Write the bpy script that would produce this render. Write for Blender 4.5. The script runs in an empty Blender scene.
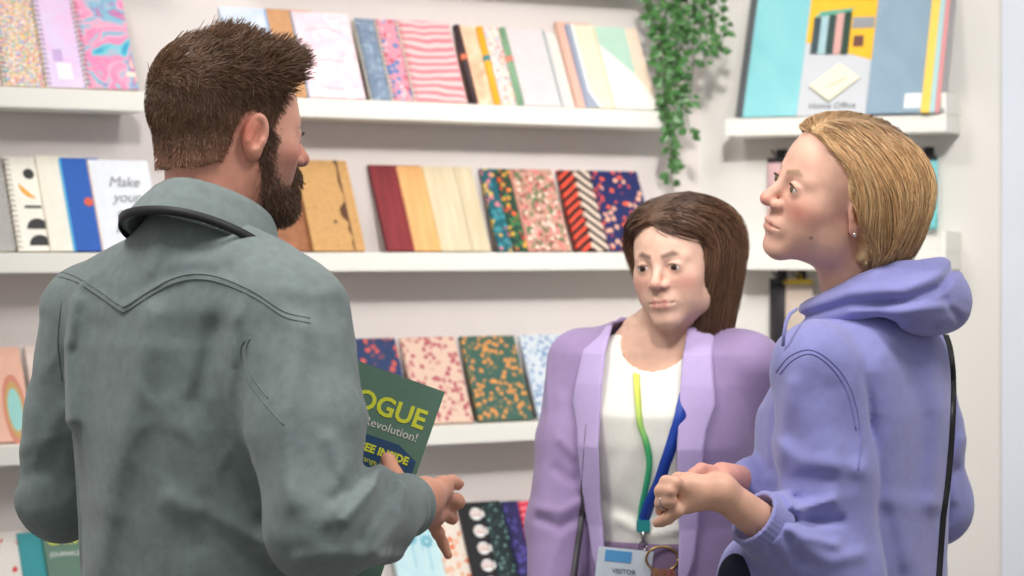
import bpy, bmesh, math, random
import numpy as np
from mathutils import Vector, Matrix, Euler
from mathutils.bvhtree import BVHTree

# ------------------------------------------------------------------ camera, world, lights, exposure
S = bpy.context.scene
COL = S.collection
FPX, CX, HY, EYE = 2400.0, 512.0, 250.0, 1.55
rng = np.random.default_rng(7)
random.seed(7)

cam_d = bpy.data.cameras.new('camera'); cam = bpy.data.objects.new('camera', cam_d); COL.objects.link(cam)
cam.location = (0, 0, EYE); cam.rotation_euler = (math.pi/2, 0, 0)
cam_d.sensor_width = 36; cam_d.lens = 36*FPX/1024
cam_d.shift_y = (HY-288)/1024
cam_d.dof.use_dof = True; cam_d.dof.focus_distance = 3.25; cam_d.dof.aperture_fstop = 6.3
cam_d.clip_start = .05
S.camera = cam

wd = bpy.data.worlds.new('world'); S.world = wd; wd.use_nodes = True
wb = wd.node_tree.nodes['Background']; wb.inputs[0].default_value = (1.0, .985, .97, 1); wb.inputs[1].default_value = .44

def lamp(name, loc, target, size, power, color=(1, .97, .94), size_y=None, spread=180):
    d = bpy.data.lights.new(name, 'AREA'); d.energy = power; d.size = size; d.color = color; d.spread = math.radians(spread)
    if size_y: d.shape = 'RECTANGLE'; d.size_y = size_y
    o = bpy.data.objects.new(name, d); COL.objects.link(o); o.location = loc
    o.rotation_euler = (Vector(target)-Vector(loc)).to_track_quat('-Z', 'Y').to_euler()
    return o
lamp('wall_spotlight', (.3, .75, 3.7), (.25, 5.4, 1.85), .34, 10.2, spread=38)
lamp('hall_light', (-1.2, 2.5, 3.8), (-.5, 3.2, 1.3), .7, 54)
lamp('hall_light', (1.1, 2.3, 3.7), (.5, 3.6, 1.4), .7, 44)
S.view_settings.view_transform = 'Standard'; S.view_settings.look = 'None'
S.view_settings.exposure = 0.0; S.view_settings.gamma = 1.0; S.view_settings.use_curve_mapping = False

# ------------------------------------------------------------------ helpers
def at(px, py, d): return Vector(((px-CX)/FPX*d, d, EYE+(HY-py)/FPX*d))
def A(px, py, d): return np.array([(px-CX)/FPX*d, d, EYE+(HY-py)/FPX*d])
def srgb(r, g, b):
    f = lambda c: (c/255/12.92) if c/255 <= .04045 else ((c/255+.055)/1.055)**2.4
    return (f(r), f(g), f(b), 1)
def tag(o, label=None, cat=None, group=None, kind=None):
    if label: o['label'] = label
    if cat: o['category'] = cat
    if group: o['group'] = group
    if kind: o['kind'] = kind
    return o
def empty(name, loc=(0, 0, 0), rz=0, label=None, cat=None, group=None, parent=None, rx=0):
    o = bpy.data.objects.new(name, None); COL.objects.link(o); o.location = loc
    o.rotation_euler = (rx, 0, rz); o.empty_display_size = .05
    if parent: o.parent = parent
    return tag(o, label, cat, group)
def link(name, me, mat=None, parent=None, smooth=False, loc=None, rot=None):
    o = bpy.data.objects.new(name, me); COL.objects.link(o)
    if mat is not None:
        if len(me.materials) == 0: me.materials.append(mat)
    if parent is not None: o.parent = parent
    if loc is not None: o.location = loc
    if rot is not None: o.rotation_euler = rot
    if smooth: me.polygons.foreach_set('use_smooth', [True]*len(me.polygons))
    return o
class MB:
    def __init__(s): s.v = []; s.f = []; s.m = []
    def add(s, v, f, m=0):
        n = len(s.v); s.v += [tuple(map(float, p)) for p in v]; s.f += [tuple(i+n for i in q) for q in f]; s.m += [m]*len(f); return s
    def box(s, x0, x1, y0, y1, z0, z1, m=0, bev=0):
        if bev > 0:
            bm = bmesh.new(); bmesh.ops.create_cube(bm, size=1)
            for v in bm.verts: v.co = ((x0+x1)/2+v.co.x*(x1-x0), (y0+y1)/2+v.co.y*(y1-y0), (z0+z1)/2+v.co.z*(z1-z0))
            bmesh.ops.bevel(bm, geom=bm.edges[:], offset=bev, segments=2, affect='EDGES')
            bm.verts.index_update()
            r = s.add([v.co for v in bm.verts], [[v.index for v in f.verts] for f in bm.faces], m); bm.free(); return r
        v = [(x, y, z) for x in (x0, x1) for y in (y0, y1) for z in (z0, z1)]
        return s.add(v, [(0, 1, 3, 2), (4, 6, 7, 5), (0, 4, 5, 1), (2, 3, 7, 6), (0, 2, 6, 4), (1, 5, 7, 3)], m)
    def prism(s, pts, y0, y1, m=0):   # outline in x,z extruded along y
        n = len(pts); v = [(p[0], y0, p[1]) for p in pts]+[(p[0], y1, p[1]) for p in pts]
        f = [tuple(range(n)), tuple(range(2*n-1, n-1, -1))]+[(i, i+n, (i+1) % n+n, (i+1) % n) for i in range(n)]
        return s.add(v, f, m)
    def tube(s, pts, r, n=8, m=0, cap=True, flat=1.0):
        pts = [Vector(p) for p in pts]; K = len(pts)
        rs = r if hasattr(r, '__len__') else [r]*K
        t0 = (pts[1]-pts[0]).normalized(); u = t0.orthogonal().normalized(); vs = []
        for i, p in enumerate(pts):
            t = (pts[min(i+1, K-1)]-pts[max(i-1, 0)]).normalized()
            u = (u-t*u.dot(t)).normalized(); w = t.cross(u)
            for k in range(n):
                a = 2*math.pi*k/n; vs.append(p+(u*math.cos(a)+w*math.sin(a)*flat)*rs[i])
        f = [(i*n+k, i*n+(k+1) % n, (i+1)*n+(k+1) % n, (i+1)*n+k) for i in range(K-1) for k in range(n)]
        if cap: f += [tuple(range(n-1, -1, -1)), tuple(range((K-1)*n, K*n))]
        return s.add(vs, f, m)
    def ribbon(s, pts, sides, w, th=.001, m=0):   # strap: width along 'sides' vectors
        K = len(pts); vs = []
        for i in range(K):
            p = Vector(pts[i]); t = (Vector(pts[min(i+1, K-1)])-Vector(pts[max(i-1, 0)])).normalized()
            sd = Vector(sides[i] if isinstance(sides, list) else sides); sd = (sd-t*sd.dot(t)).normalized(); nn = t.cross(sd)
            for a, b in ((-1, -1), (1, -1), (1, 1), (-1, 1)): vs.append(p+sd*w/2*a+nn*th/2*b)
        f = [(i*4+k, i*4+(k+1) % 4, (i+1)*4+(k+1) % 4, (i+1)*4+k) for i in range(K-1) for k in range(4)]
        f += [(3, 2, 1, 0), tuple((K-1)*4+k for k in range(4))]
        return s.add(vs, f, m)
    def disc(s, c, r, y0, y1, m=0, n=24, a0=0, a1=2*math.pi, sx=1, sz=1):
        full = abs(a1-a0-2*math.pi) < 1e-6
        k = n if full else n+1
        return s.prism([(c[0]+r*sx*math.cos(a0+(a1-a0)*i/n), c[1]+r*sz*math.sin(a0+(a1-a0)*i/n)) for i in range(k)], y0, y1, m)
    def build(s, name, mat, parent=None, smooth=False, loc=None, rot=None):
        me = bpy.data.meshes.new(name); me.from_pydata(s.v, [], s.f)
        mats = mat if isinstance(mat, (list, tuple)) else [mat]
        for q in mats: me.materials.append(q)
        if len(mats) > 1: me.polygons.foreach_set('material_index', s.m)
        me.update(); return link(name, me, None, parent, smooth, loc, rot)

_txt = {}
def text_mesh(txt, size, ext=.0002, spacing=1.0, shear=0, align='CENTER', bold=0):
    cu = bpy.data.curves.new('lettering', 'FONT'); cu.body = txt; cu.size = size; cu.extrude = ext
    cu.align_x = align; cu.space_character = spacing; cu.shear = shear; cu.offset = bold; cu.resolution_u = 3
    o = bpy.data.objects.new('lettering', cu); COL.objects.link(o); bpy.context.view_layer.update()
    me = bpy.data.meshes.new_from_object(o); bpy.data.objects.remove(o); bpy.data.curves.remove(cu)
    return me
def text_on(parent, txt, x, z, y, size, mat, spacing=1.0, shear=0, align='CENTER', bold=0, rot=0, name='lettering'):
    # text lying in the x,z plane of the parent, facing -y
    me = text_mesh(txt, size, .0002, spacing, shear, align, bold)
    me.transform(Matrix.Rotation(rot, 4, 'Z')); me.transform(Matrix.Rotation(math.pi/2, 4, 'X')); me.transform(Matrix.Translation((x, y, z)))
    me.materials.clear(); return link(name, me, mat, parent)

# ------------------------------------------------------------------ materials
def newmat(name):
    m = bpy.data.materials.new(name); m.use_nodes = True
    return m, m.node_tree, m.node_tree.nodes['Principled BSDF']
def N(nt, t, **kw):
    n = nt.nodes.new(t)
    for k, v in kw.items():
        if k in n.inputs: n.inputs[k].default_value = v
        else: setattr(n, k, v)
    return n
def ramp(nt, cols, interp='LINEAR'):
    r = nt.nodes.new('ShaderNodeValToRGB'); r.color_ramp.interpolation = interp
    while len(r.color_ramp.elements) < len(cols): r.color_ramp.elements.new(.5)
    for e, (p, c) in zip(r.color_ramp.elements, cols): e.position = p; e.color = c
    return r
_mc = {}
def plain(rgb, rough=.5, var=.04, scale=40, bump=0, metal=0, name='paint', sheen=0, coat=0):
    key = (rgb, rough, var, scale, bump, metal, sheen, coat)
    if key in _mc: return _mc[key]
    m, nt, b = newmat(name); c = srgb(*rgb)
    tc = N(nt, 'ShaderNodeTexCoord'); no = N(nt, 'ShaderNodeTexNoise', Scale=scale, Detail=4.0)
    nt.links.new(tc.outputs['Object'], no.inputs['Vector'])
    lo = tuple(x*(1-var) for x in c[:3])+(1,); hi = tuple(min(1, x*(1+var)) for x in c[:3])+(1,)
    r = ramp(nt, [(.3, lo), (.7, hi)]); nt.links.new(no.outputs['Fac'], r.inputs['Fac'])
    nt.links.new(r.outputs['Color'], b.inputs['Base Color'])
    b.inputs['Roughness'].default_value = rough; b.inputs['Metallic'].default_value = metal
    b.inputs['Sheen Weight'].default_value = sheen; b.inputs['Coat Weight'].default_value = coat
    if bump:
        bp = N(nt, 'ShaderNodeBump', Strength=bump, Distance=.001); nt.links.new(no.outputs['Fac'], bp.inputs['Height']); nt.links.new(bp.outputs['Normal'], b.inputs['Normal'])
    _mc[key] = m; return m
def pattern(kind, cols, scale=30, rough=.5, dist=2.0, thr=None, rotz=0, detail=2.0, stretch=(1, 1, 1)):
    """procedural printed covers"""
    m, nt, b = newmat(kind+'_print'); cs = [srgb(*c) for c in cols]
    tc = N(nt, 'ShaderNodeTexCoord'); mp = N(nt, 'ShaderNodeMapping'); mp.inputs['Rotation'].default_value = (0, rotz, 0); mp.inputs['Scale'].default_value = stretch
    nt.links.new(tc.outputs['Object'], mp.inputs['Vector'])
    n = len(cs)
    if kind == 'confetti':
        v = N(nt, 'ShaderNodeTexVoronoi', Scale=scale); sp = N(nt, 'ShaderNodeSeparateColor')
        nt.links.new(mp.outputs[0], v.inputs['Vector']); nt.links.new(v.outputs['Color'], sp.inputs[0])
        r = ramp(nt, [(i/n, c) for i, c in enumerate(cs)], 'CONSTANT'); nt.links.new(sp.outputs[0], r.inputs[0]); out = r.outputs[0]
    elif kind == 'dots':       # coloured blobs on a ground (first colour)
        v = N(nt, 'ShaderNodeTexVoronoi', Scale=scale); sp = N(nt, 'ShaderNodeSeparateColor')
        nz = N(nt, 'ShaderNodeTexNoise', Scale=scale*2, Detail=1.0)
        va = N(nt, 'ShaderNodeVectorMath', operation='MULTIPLY_ADD'); va.inputs[1].default_value = (.6/scale,)*3
        nt.links.new(mp.outputs[0], nz.inputs['Vector']); nt.links.new(nz.outputs['Color'], va.inputs[0]); nt.links.new(mp.outputs[0], va.inputs[2])
        nt.links.new(va.outputs[0], v.inputs['Vector']); nt.links.new(v.outputs['Color'], sp.inputs[0])
        k = cs[1:]; r = ramp(nt, [(i/len(k), c) for i, c in enumerate(k)], 'CONSTANT'); nt.links.new(sp.outputs[1], r.inputs[0])
        th = ramp(nt, [(thr or .3, (1, 1, 1, 1)), ((thr or .3)+.04, (0, 0, 0, 1))]); nt.links.new(v.outputs['Distance'], th.inputs[0])
        mx = N(nt, 'ShaderNodeMix', data_type='RGBA'); mx.inputs[6].default_value = cs[0]
        nt.links.new(th.outputs[0], mx.inputs[0]); nt.links.new(r.outputs[0], mx.inputs[7]); out = mx.outputs[2]
    elif kind == 'zebra':
        w = N(nt, 'ShaderNodeTexWave', Scale=scale, Distortion=dist, Detail=detail); w.inputs['Detail Scale'].default_value = .6
        w.bands_direction = 'Z'; nt.links.new(mp.outputs[0], w.inputs['Vector'])
        r = ramp(nt, [(.42, cs[0]), (.55, cs[1])]); nt.links.new(w.outputs['Fac'], r.inputs[0]); out = r.outputs[0]
    elif kind == 'wood':
        w = N(nt, 'ShaderNodeTexNoise', Scale=scale, Detail=5.0); nt.links.new(mp.outputs[0], w.inputs['Vector'])
        r = ramp(nt, [(.3, cs[0]), (.7, cs[1])]); nt.links.new(w.outputs['Fac'], r.inputs[0]); out = r.outputs[0]
    else:                      # marble: noise through several colours
        w = N(nt, 'ShaderNodeTexNoise', Scale=scale, Detail=3.0, Distortion=dist); nt.links.new(mp.outputs[0], w.inputs['Vector'])
        r = ramp(nt, [(.28+.44*i/(n-1), c) for i, c in enumerate(cs)]); nt.links.new(w.outputs['Fac'], r.inputs[0]); out = r.outputs[0]
    nt.links.new(out, b.inputs['Base Color']); b.inputs['Roughness'].default_value = rough
    return m
def cloth(rgb, name='cloth', rough=.85, weave=900, var=.10, bump=.25, sheen=.2, big=9):
    m, nt, b = newmat(name); c = srgb(*rgb); tc = N(nt, 'ShaderNodeTexCoord')
    n1 = N(nt, 'ShaderNodeTexNoise', Scale=weave, Detail=2.0); n2 = N(nt, 'ShaderNodeTexNoise', Scale=big, Detail=5.0); n3 = N(nt, 'ShaderNodeTexNoise', Scale=70.0, Detail=4.0)
    for q in (n1, n2, n3): nt.links.new(tc.outputs['Object'], q.inputs['Vector'])
    ad = N(nt, 'ShaderNodeMath', operation='MULTIPLY_ADD'); ad.inputs[1].default_value = .5; nt.links.new(n1.outputs[0], ad.inputs[0]); 
    hf = N(nt, 'ShaderNodeMath', operation='MULTIPLY'); hf.inputs[1].default_value = .5; nt.links.new(n3.outputs[0], hf.inputs[0]); nt.links.new(hf.outputs[0], ad.inputs[2])
    lo = tuple(x*(1-var) for x in c[:3])+(1,); hi = tuple(min(1, x*(1+var)) for x in c[:3])+(1,)
    r = ramp(nt, [(.35, lo), (.65, hi)]); nt.links.new(ad.outputs[0], r.inputs[0]); nt.links.new(r.outputs[0], b.inputs['Base Color'])
    b.inputs['Roughness'].default_value = rough; b.inputs['Sheen Weight'].default_value = sheen; b.inputs['Sheen Roughness'].default_value = .6
    bp = N(nt, 'ShaderNodeBump', Strength=bump, Distance=.0012); nt.links.new(ad.outputs[0], bp.inputs['Height'])
    bp2 = N(nt, 'ShaderNodeBump', Strength=.5, Distance=.006); nt.links.new(n2.outputs[0], bp2.inputs['Height'])
    nt.links.new(bp.outputs['Normal'], bp2.inputs['Normal']); nt.links.new(bp2.outputs['Normal'], b.inputs['Normal'])
    return m
def vcol_mat(name, rough=.5, sss=0, bump=.15, scale=500, var=.06, aniso=0, spec=.5):
    m, nt, b = newmat(name); at_ = N(nt, 'ShaderNodeVertexColor', layer_name='Col'); tc = N(nt, 'ShaderNodeTexCoord')
    no = N(nt, 'ShaderNodeTexNoise', Scale=scale, Detail=3.0); nt.links.new(tc.outputs['Object'], no.inputs['Vector'])
    n2 = N(nt, 'ShaderNodeTexNoise', Scale=55.0, Detail=4.0); nt.links.new(tc.outputs['Object'], n2.inputs['Vector'])
    mr = N(nt, 'ShaderNodeMapRange'); mr.inputs[1].default_value = .3; mr.inputs[2].default_value = .7; mr.inputs[3].default_value = 1-var; mr.inputs[4].default_value = 1+var
    nt.links.new(n2.outputs[0], mr.inputs[0])
    vm = N(nt, 'ShaderNodeVectorMath', operation='SCALE'); nt.links.new(at_.outputs[0], vm.inputs[0]); nt.links.new(mr.outputs[0], vm.inputs['Scale'])
    nt.links.new(vm.outputs[0], b.inputs['Base Color']); b.inputs['Roughness'].default_value = rough
    b.inputs['Subsurface Weight'].default_value = sss; b.inputs['Subsurface Radius'].default_value = (1, .35, .2); b.inputs['Subsurface Scale'].default_value = .006
    b.inputs['Specular IOR Level'].default_value = spec
    bp = N(nt, 'ShaderNodeBump', Strength=bump, Distance=.0006); nt.links.new(no.outputs[0], bp.inputs['Height']); nt.links.new(bp.outputs[0], b.inputs['Normal'])
    return m

# ------------------------------------------------------------------ signed-distance modelling (surface nets)
def smin(a, b, k):
    if k <= 0: return np.minimum(a, b)
    h = np.maximum(k-np.abs(a-b), 0)/k
    return np.minimum(a, b)-h*h*k*.25
def smax(a, b, k): return -smin(-a, -b, k)
def L3(v): return np.sqrt((v*v).sum(-1))
def seg(P, a, b, r1, r2=None):
    if r2 is None: r2 = r1
    a = np.asarray(a, np.float32); b = np.asarray(b, np.float32); ba = b-a; pa = P-a
    h = np.clip(pa@ba/max(float(ba@ba), 1e-9), 0, 1)
    return L3(pa-h[:, None]*ba)-(r1+(r2-r1)*h)
def chain(P, pts, rs, k=.01):
    d = None
    for i in range(len(pts)-1):
        q = seg(P, pts[i], pts[i+1], rs[i], rs[i+1]); d = q if d is None else smin(d, q, k)
    return d
def ell(P, c, r, R=None):
    q = P-np.asarray(c, np.float32)
    if R is not None: q = q@np.asarray(R, np.float32)
    r = np.asarray(r, np.float32); k0 = L3(q/r); k1 = L3(q/(r*r))
    return k0*(k0-1)/np.maximum(k1, 1e-6)
def sph(P, c, r): return L3(P-np.asarray(c, np.float32))-r
def mesh_sdf(fn, lo, hi, h, smooth=1):
    lo = np.array(lo, np.float32); hi = np.array(hi, np.float32); B = 8
    nb = np.maximum(1, np.ceil((hi-lo)/h/B).astype(int)); n = nb*B+1
    V = np.ones(n, np.float32)
    g = np.stack(np.meshgrid(*[np.arange(k) for k in nb], indexing='ij'), -1).reshape(-1, 3)
    c = lo+(g*B+B/2)*h; dv = fn(c.astype(np.float32)); rad = B*h*.87*1.35+.004
    near = np.abs(dv) < rad
    for i, j, k in g[dv <= -rad]: V[i*B:i*B+B+1, j*B:j*B+B+1, k*B:k*B+B+1] = -1
    kb = g[near]; ax = np.arange(B+1); off = np.stack(np.meshgrid(ax, ax, ax, indexing='ij'), -1).reshape(-1, 3)
    for s in range(0, len(kb), 400):
        q = kb[s:s+400]; idx = (q[:, None, :]*B+off[None]).reshape(-1, 3)
        v = fn((lo+idx*h).astype(np.float32)); V[idx[:, 0], idx[:, 1], idx[:, 2]] = v
    Sg = V < 0
    c0 = np.zeros(np.array(n)-1, np.int8)
    for dx in (0, 1):
        for dy in (0, 1):
            for dz in (0, 1): c0 += Sg[dx:n[0]-1+dx, dy:n[1]-1+dy, dz:n[2]-1+dz]
    cells = np.argwhere((c0 > 0) & (c0 < 8)); del c0
    cid = np.full(np.array(n)-1, -1, np.int32); cid[cells[:, 0], cells[:, 1], cells[:, 2]] = np.arange(len(cells))
    cor = [(0,0,0),(1,0,0),(0,1,0),(1,1,0),(0,0,1),(1,0,1),(0,1,1),(1,1,1)]
    vals = [V[cells[:, 0]+a, cells[:, 1]+b, cells[:, 2]+c_] for a, b, c_ in cor]
    acc = np.zeros((len(cells), 3)); cnt = np.zeros(len(cells))
    for a, b in ((0,1),(2,3),(4,5),(6,7),(0,2),(1,3),(4,6),(5,7),(0,4),(1,5),(2,6),(3,7)):
        m = (vals[a] < 0) != (vals[b] < 0); t = np.where(m, vals[a]/np.where(m, vals[a]-vals[b], 1), 0)[:, None]
        pa = np.array(cor[a]); pb = np.array(cor[b]); acc += np.where(m[:, None], pa+(pb-pa)*t, 0); cnt += m
    verts = lo+(cells+acc/cnt[:, None])*h
    faces = []
    for ax_ in range(3):
        s0 = [slice(None)]*3; s1 = [slice(None)]*3; s0[ax_] = slice(0, -1); s1[ax_] = slice(1, None)
        a = Sg[tuple(s0)]; b = Sg[tuple(s1)]; e = np.argwhere(a != b)
        u, w = (ax_+1) % 3, (ax_+2) % 3
        e = e[(e[:, u] > 0) & (e[:, w] > 0) & (e[:, u] < n[u]-1) & (e[:, w] < n[w]-1)]
        fl = a[e[:, 0], e[:, 1], e[:, 2]]
        def cc(du, dw):
            q = e.copy(); q[:, u] -= du; q[:, w] -= dw; return cid[q[:, 0], q[:, 1], q[:, 2]]
        q = np.stack([cc(1, 1), cc(0, 1), cc(0, 0), cc(1, 0)], 1)
        q[~fl] = q[~fl][:, ::-1]; q = q[(q >= 0).all(1)]; faces.append(q)
    F = np.concatenate(faces)
    for _ in range(smooth):   # light Laplacian
        s = np.zeros_like(verts); c = np.zeros(len(verts))
        for a, b in ((0, 1), (1, 2), (2, 3), (3, 0)):
            for x, y in ((a, b), (b, a)): 
                np.add.at(s, F[:, x], verts[F[:, y]]); np.add.at(c, F[:, x], 1)
        verts = verts*.5+.5*s/np.maximum(c, 1)[:, None]
    return verts, F
def np_mesh(name, v, f, mat, parent=None, org=(0, 0, 0), col=None, smooth=True):
    me = bpy.data.meshes.new(name); v = np.asarray(v)-np.asarray(org); f = np.asarray(f); k = f.shape[1]
    me.vertices.add(len(v)); me.vertices.foreach_set('co', v.astype(np.float32).ravel())
    me.loops.add(len(f)*k); me.loops.foreach_set('vertex_index', f.astype(np.int32).ravel())
    me.polygons.add(len(f)); me.polygons.foreach_set('loop_start', np.arange(len(f), dtype=np.int32)*k)
    me.polygons.foreach_set('use_smooth', np.full(len(f), smooth))
    if col is not None:
        ca = me.color_attributes.new('Col', 'FLOAT_COLOR', 'POINT')
        ca.data.foreach_set('color', np.concatenate([col, np.ones((len(col), 1))], 1).astype(np.float32).ravel())
    me.update(calc_edges=True); me.validate()
    return link(name, me, mat, parent)
def frame(F, roll=0, pitch=0):
    """columns: X right hand side, Y forward, Z up"""
    F = np.array(F, float); F /= np.linalg.norm(F); X = np.cross(F, (0, 0, 1)); X /= np.linalg.norm(X); Z = np.cross(X, F)
    R = np.stack([X, F, Z], 1)
    R = R@np.array(Matrix.Rotation(pitch, 3, 'X'))@np.array(Matrix.Rotation(roll, 3, 'Y'))
    return R
def wrinkle(P, s, seed=0, dirs=(1, 1, .4), amp=.003):
    q = P*np.array(dirs, np.float32); w = cheap_noise(q, s*.6, seed+50)[:, None]*np.array((.03, .03, .03), np.float32)
    n = cheap_noise(q+w, s, seed); m = .5+.5*cheap_noise(P, s*.35, seed+9)*2
    return (amp*(np.exp(-(n*5)**2)-.35)*np.clip(m, 0, 1.3)).astype(np.float32)
def px_of(P): return CX+FPX*P[:, 0]/P[:, 1], HY-FPX*(P[:, 2]-EYE)/P[:, 1]
def cheap_noise(P, s, seed=0):
    r = np.random.default_rng(seed); out = np.zeros(len(P), np.float32)
    for _ in range(6):
        k = r.normal(size=3)*s; out += np.sin(P@k.astype(np.float32)+r.uniform(0, 6.28))
    return out/6
def ray_pt(bvh, px, py, off=.0):
    o = Vector((0, 0, EYE)); d = (at(px, py, 1.0)-o).normalized()
    hit, nrm, i, dist = bvh.ray_cast(o, d)
    if hit is None: return None, None
    return hit+nrm*off, nrm
def bvh_of(v, f): return BVHTree.FromPolygons([tuple(p) for p in v.tolist()], [tuple(q) for q in f.tolist()])
def catmull(pts, n=6):
    P = [pts[0]]+list(pts)+[pts[-1]]; out = []
    for i in range(1, len(P)-2):
        for k in range(n):
            t = k/n; out.append(tuple(.5*((2*P[i][j])+(-P[i-1][j]+P[i+1][j])*t+(2*P[i-1][j]-5*P[i][j]+4*P[i+1][j]-P[i+2][j])*t*t+(-P[i-1][j]+3*P[i][j]-3*P[i+1][j]+P[i+2][j])*t**3) for j in range(len(pts[0]))))
    out.append(tuple(pts[-1])); return out
def drape(bvh, pts, off=.001, step=4):
    out = []; nr = []; pts = catmull(pts, 5)
    for (a, b) in zip(pts[:-1], pts[1:]):
        n = max(1, int(math.hypot(b[0]-a[0], b[1]-a[1])/step))
        for i in range(n):
            t = i/n; h, q = ray_pt(bvh, a[0]+(b[0]-a[0])*t, a[1]+(b[1]-a[1])*t, off)
            if h is not None: out.append(h); nr.append(q)
    h, q = ray_pt(bvh, pts[-1][0], pts[-1][1], off)
    if h is not None: out.append(h); nr.append(q)
    return out, nr
# ------------------------------------------------------------------ the stand: walls, ledges
def rot2(a): return np.array([math.cos(a), math.sin(a)]), np.array([-math.sin(a), math.cos(a)])
AL1, AL2 = math.radians(31.6), math.radians(-24)
U1, N1 = rot2(AL1); U2, N2 = rot2(AL2)
O1 = np.array([(350-CX)/FPX*5.33, 5.33])
def hit(px, O, U):   # s along U where the view ray px meets the line O+sU
    k = (px-CX)/FPX; return (k*O[1]-O[0])/(U[0]-k*U[1])
DEP = .145
Wp = O1+DEP*N1                      # wall plane 1
sc_ = hit(700, Wp, U1); CORNER = Wp+sc_*U1
O2 = CORNER-DEP*N2                  # ledge front line 2
class Frame2:
    def __init__(s, O, U, N_, al): s.O, s.U, s.N, s.al = O, U, N_, al
    def s(s_, px): return hit(px, s_.O, s_.U)
    def p(s_, s, y=0, z=0): q = s_.O+s*s_.U+y*s_.N; return Vector((q[0], q[1], z))
W1 = Frame2(O1, U1, N1, AL1); W2 = Frame2(O2, U2, N2, AL2)
m_wall = plain((226, 218, 214), .7, .012, 6, name='matt_wall_paint')
m_ledge = plain((236, 234, 226), .45, .01, 8, name='white_lacquer')
m_floor = pattern('marble', [(120, 118, 116), (138, 136, 133)], 12, .9)
m_white = plain((238, 238, 236), .6, .01, 10, name='white_paint')

MB().box(-6, 6, -3, 9, -.1, 0).build('floor', m_floor)['kind'] = 'structure'
o = MB().box(-3.2, sc_, 0, .08, 0, 3.1).build('wall_back', m_wall, loc=W1.p(0, DEP), rot=(0, 0, AL1)); o['kind'] = 'structure'
s_end = hit(1008, CORNER, U2)
o = MB().box(0, s_end, 0, .08, 0, 3.1).build('wall_side', plain((221, 218, 212), .7, .012, 6, name='grey_white_wall_paint'), loc=(CORNER[0], CORNER[1], 0), rot=(0, 0, AL2)); o['kind'] = 'structure'
pe = CORNER+s_end*U2
o = MB().box(.002, .9, -.03, .05, 0, 3.1).build('wall_right', plain((222, 228, 238), .6, .01, 8, name='blue_white_panel'), loc=(pe[0], pe[1], 0), rot=(0, 0, AL2-.35)); o['kind'] = 'structure'

Z_L = [.755, 1.149, 1.544, 1.884, 2.232]; TH = .042
def ledge(W, s0, s1, z, label, cap=False, dep=None):
    dep = (dep or DEP)-.001
    t = empty('picture_ledge', W.p((s0+s1)/2, dep, z-TH), W.al, label, 'shelf', 'white picture ledges on the stand walls')
    w = (s1-s0)/2
    MB().box(-w, w, -dep, 0, 0, TH, bev=.002).build('ledge_board', m_ledge, t)
    if cap: MB().box(w-.012, w, -dep+.001, 0, TH, TH+.05, bev=.001).build('end_stop', m_ledge, t)
    return t
sL0, sL1 = W1.s(-110), W1.s(147)
sR0, sR1 = W1.s(238), W1.s(676)
names = ['lowest', 'second lowest', 'chest high', 'eye level', 'topmost']
for i, z in enumerate(Z_L):
    ledge(W1, sL0, sL1, z, '%s white ledge on the left bay, left of the man' % names[i])
    ledge(W1, sR0, sR1, z, '%s white ledge on the back wall between the man and the corner' % names[i])
s20, s21 = W2.s(725), W2.s(946)
for i, z in ((2, 1.544), (3, 1.868)):
    ledge(W2, s20, s21, z, ['short white ledge behind the blonde woman at neck height', 'short white ledge above the blonde woman holding office files'][i-2], True)

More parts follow.
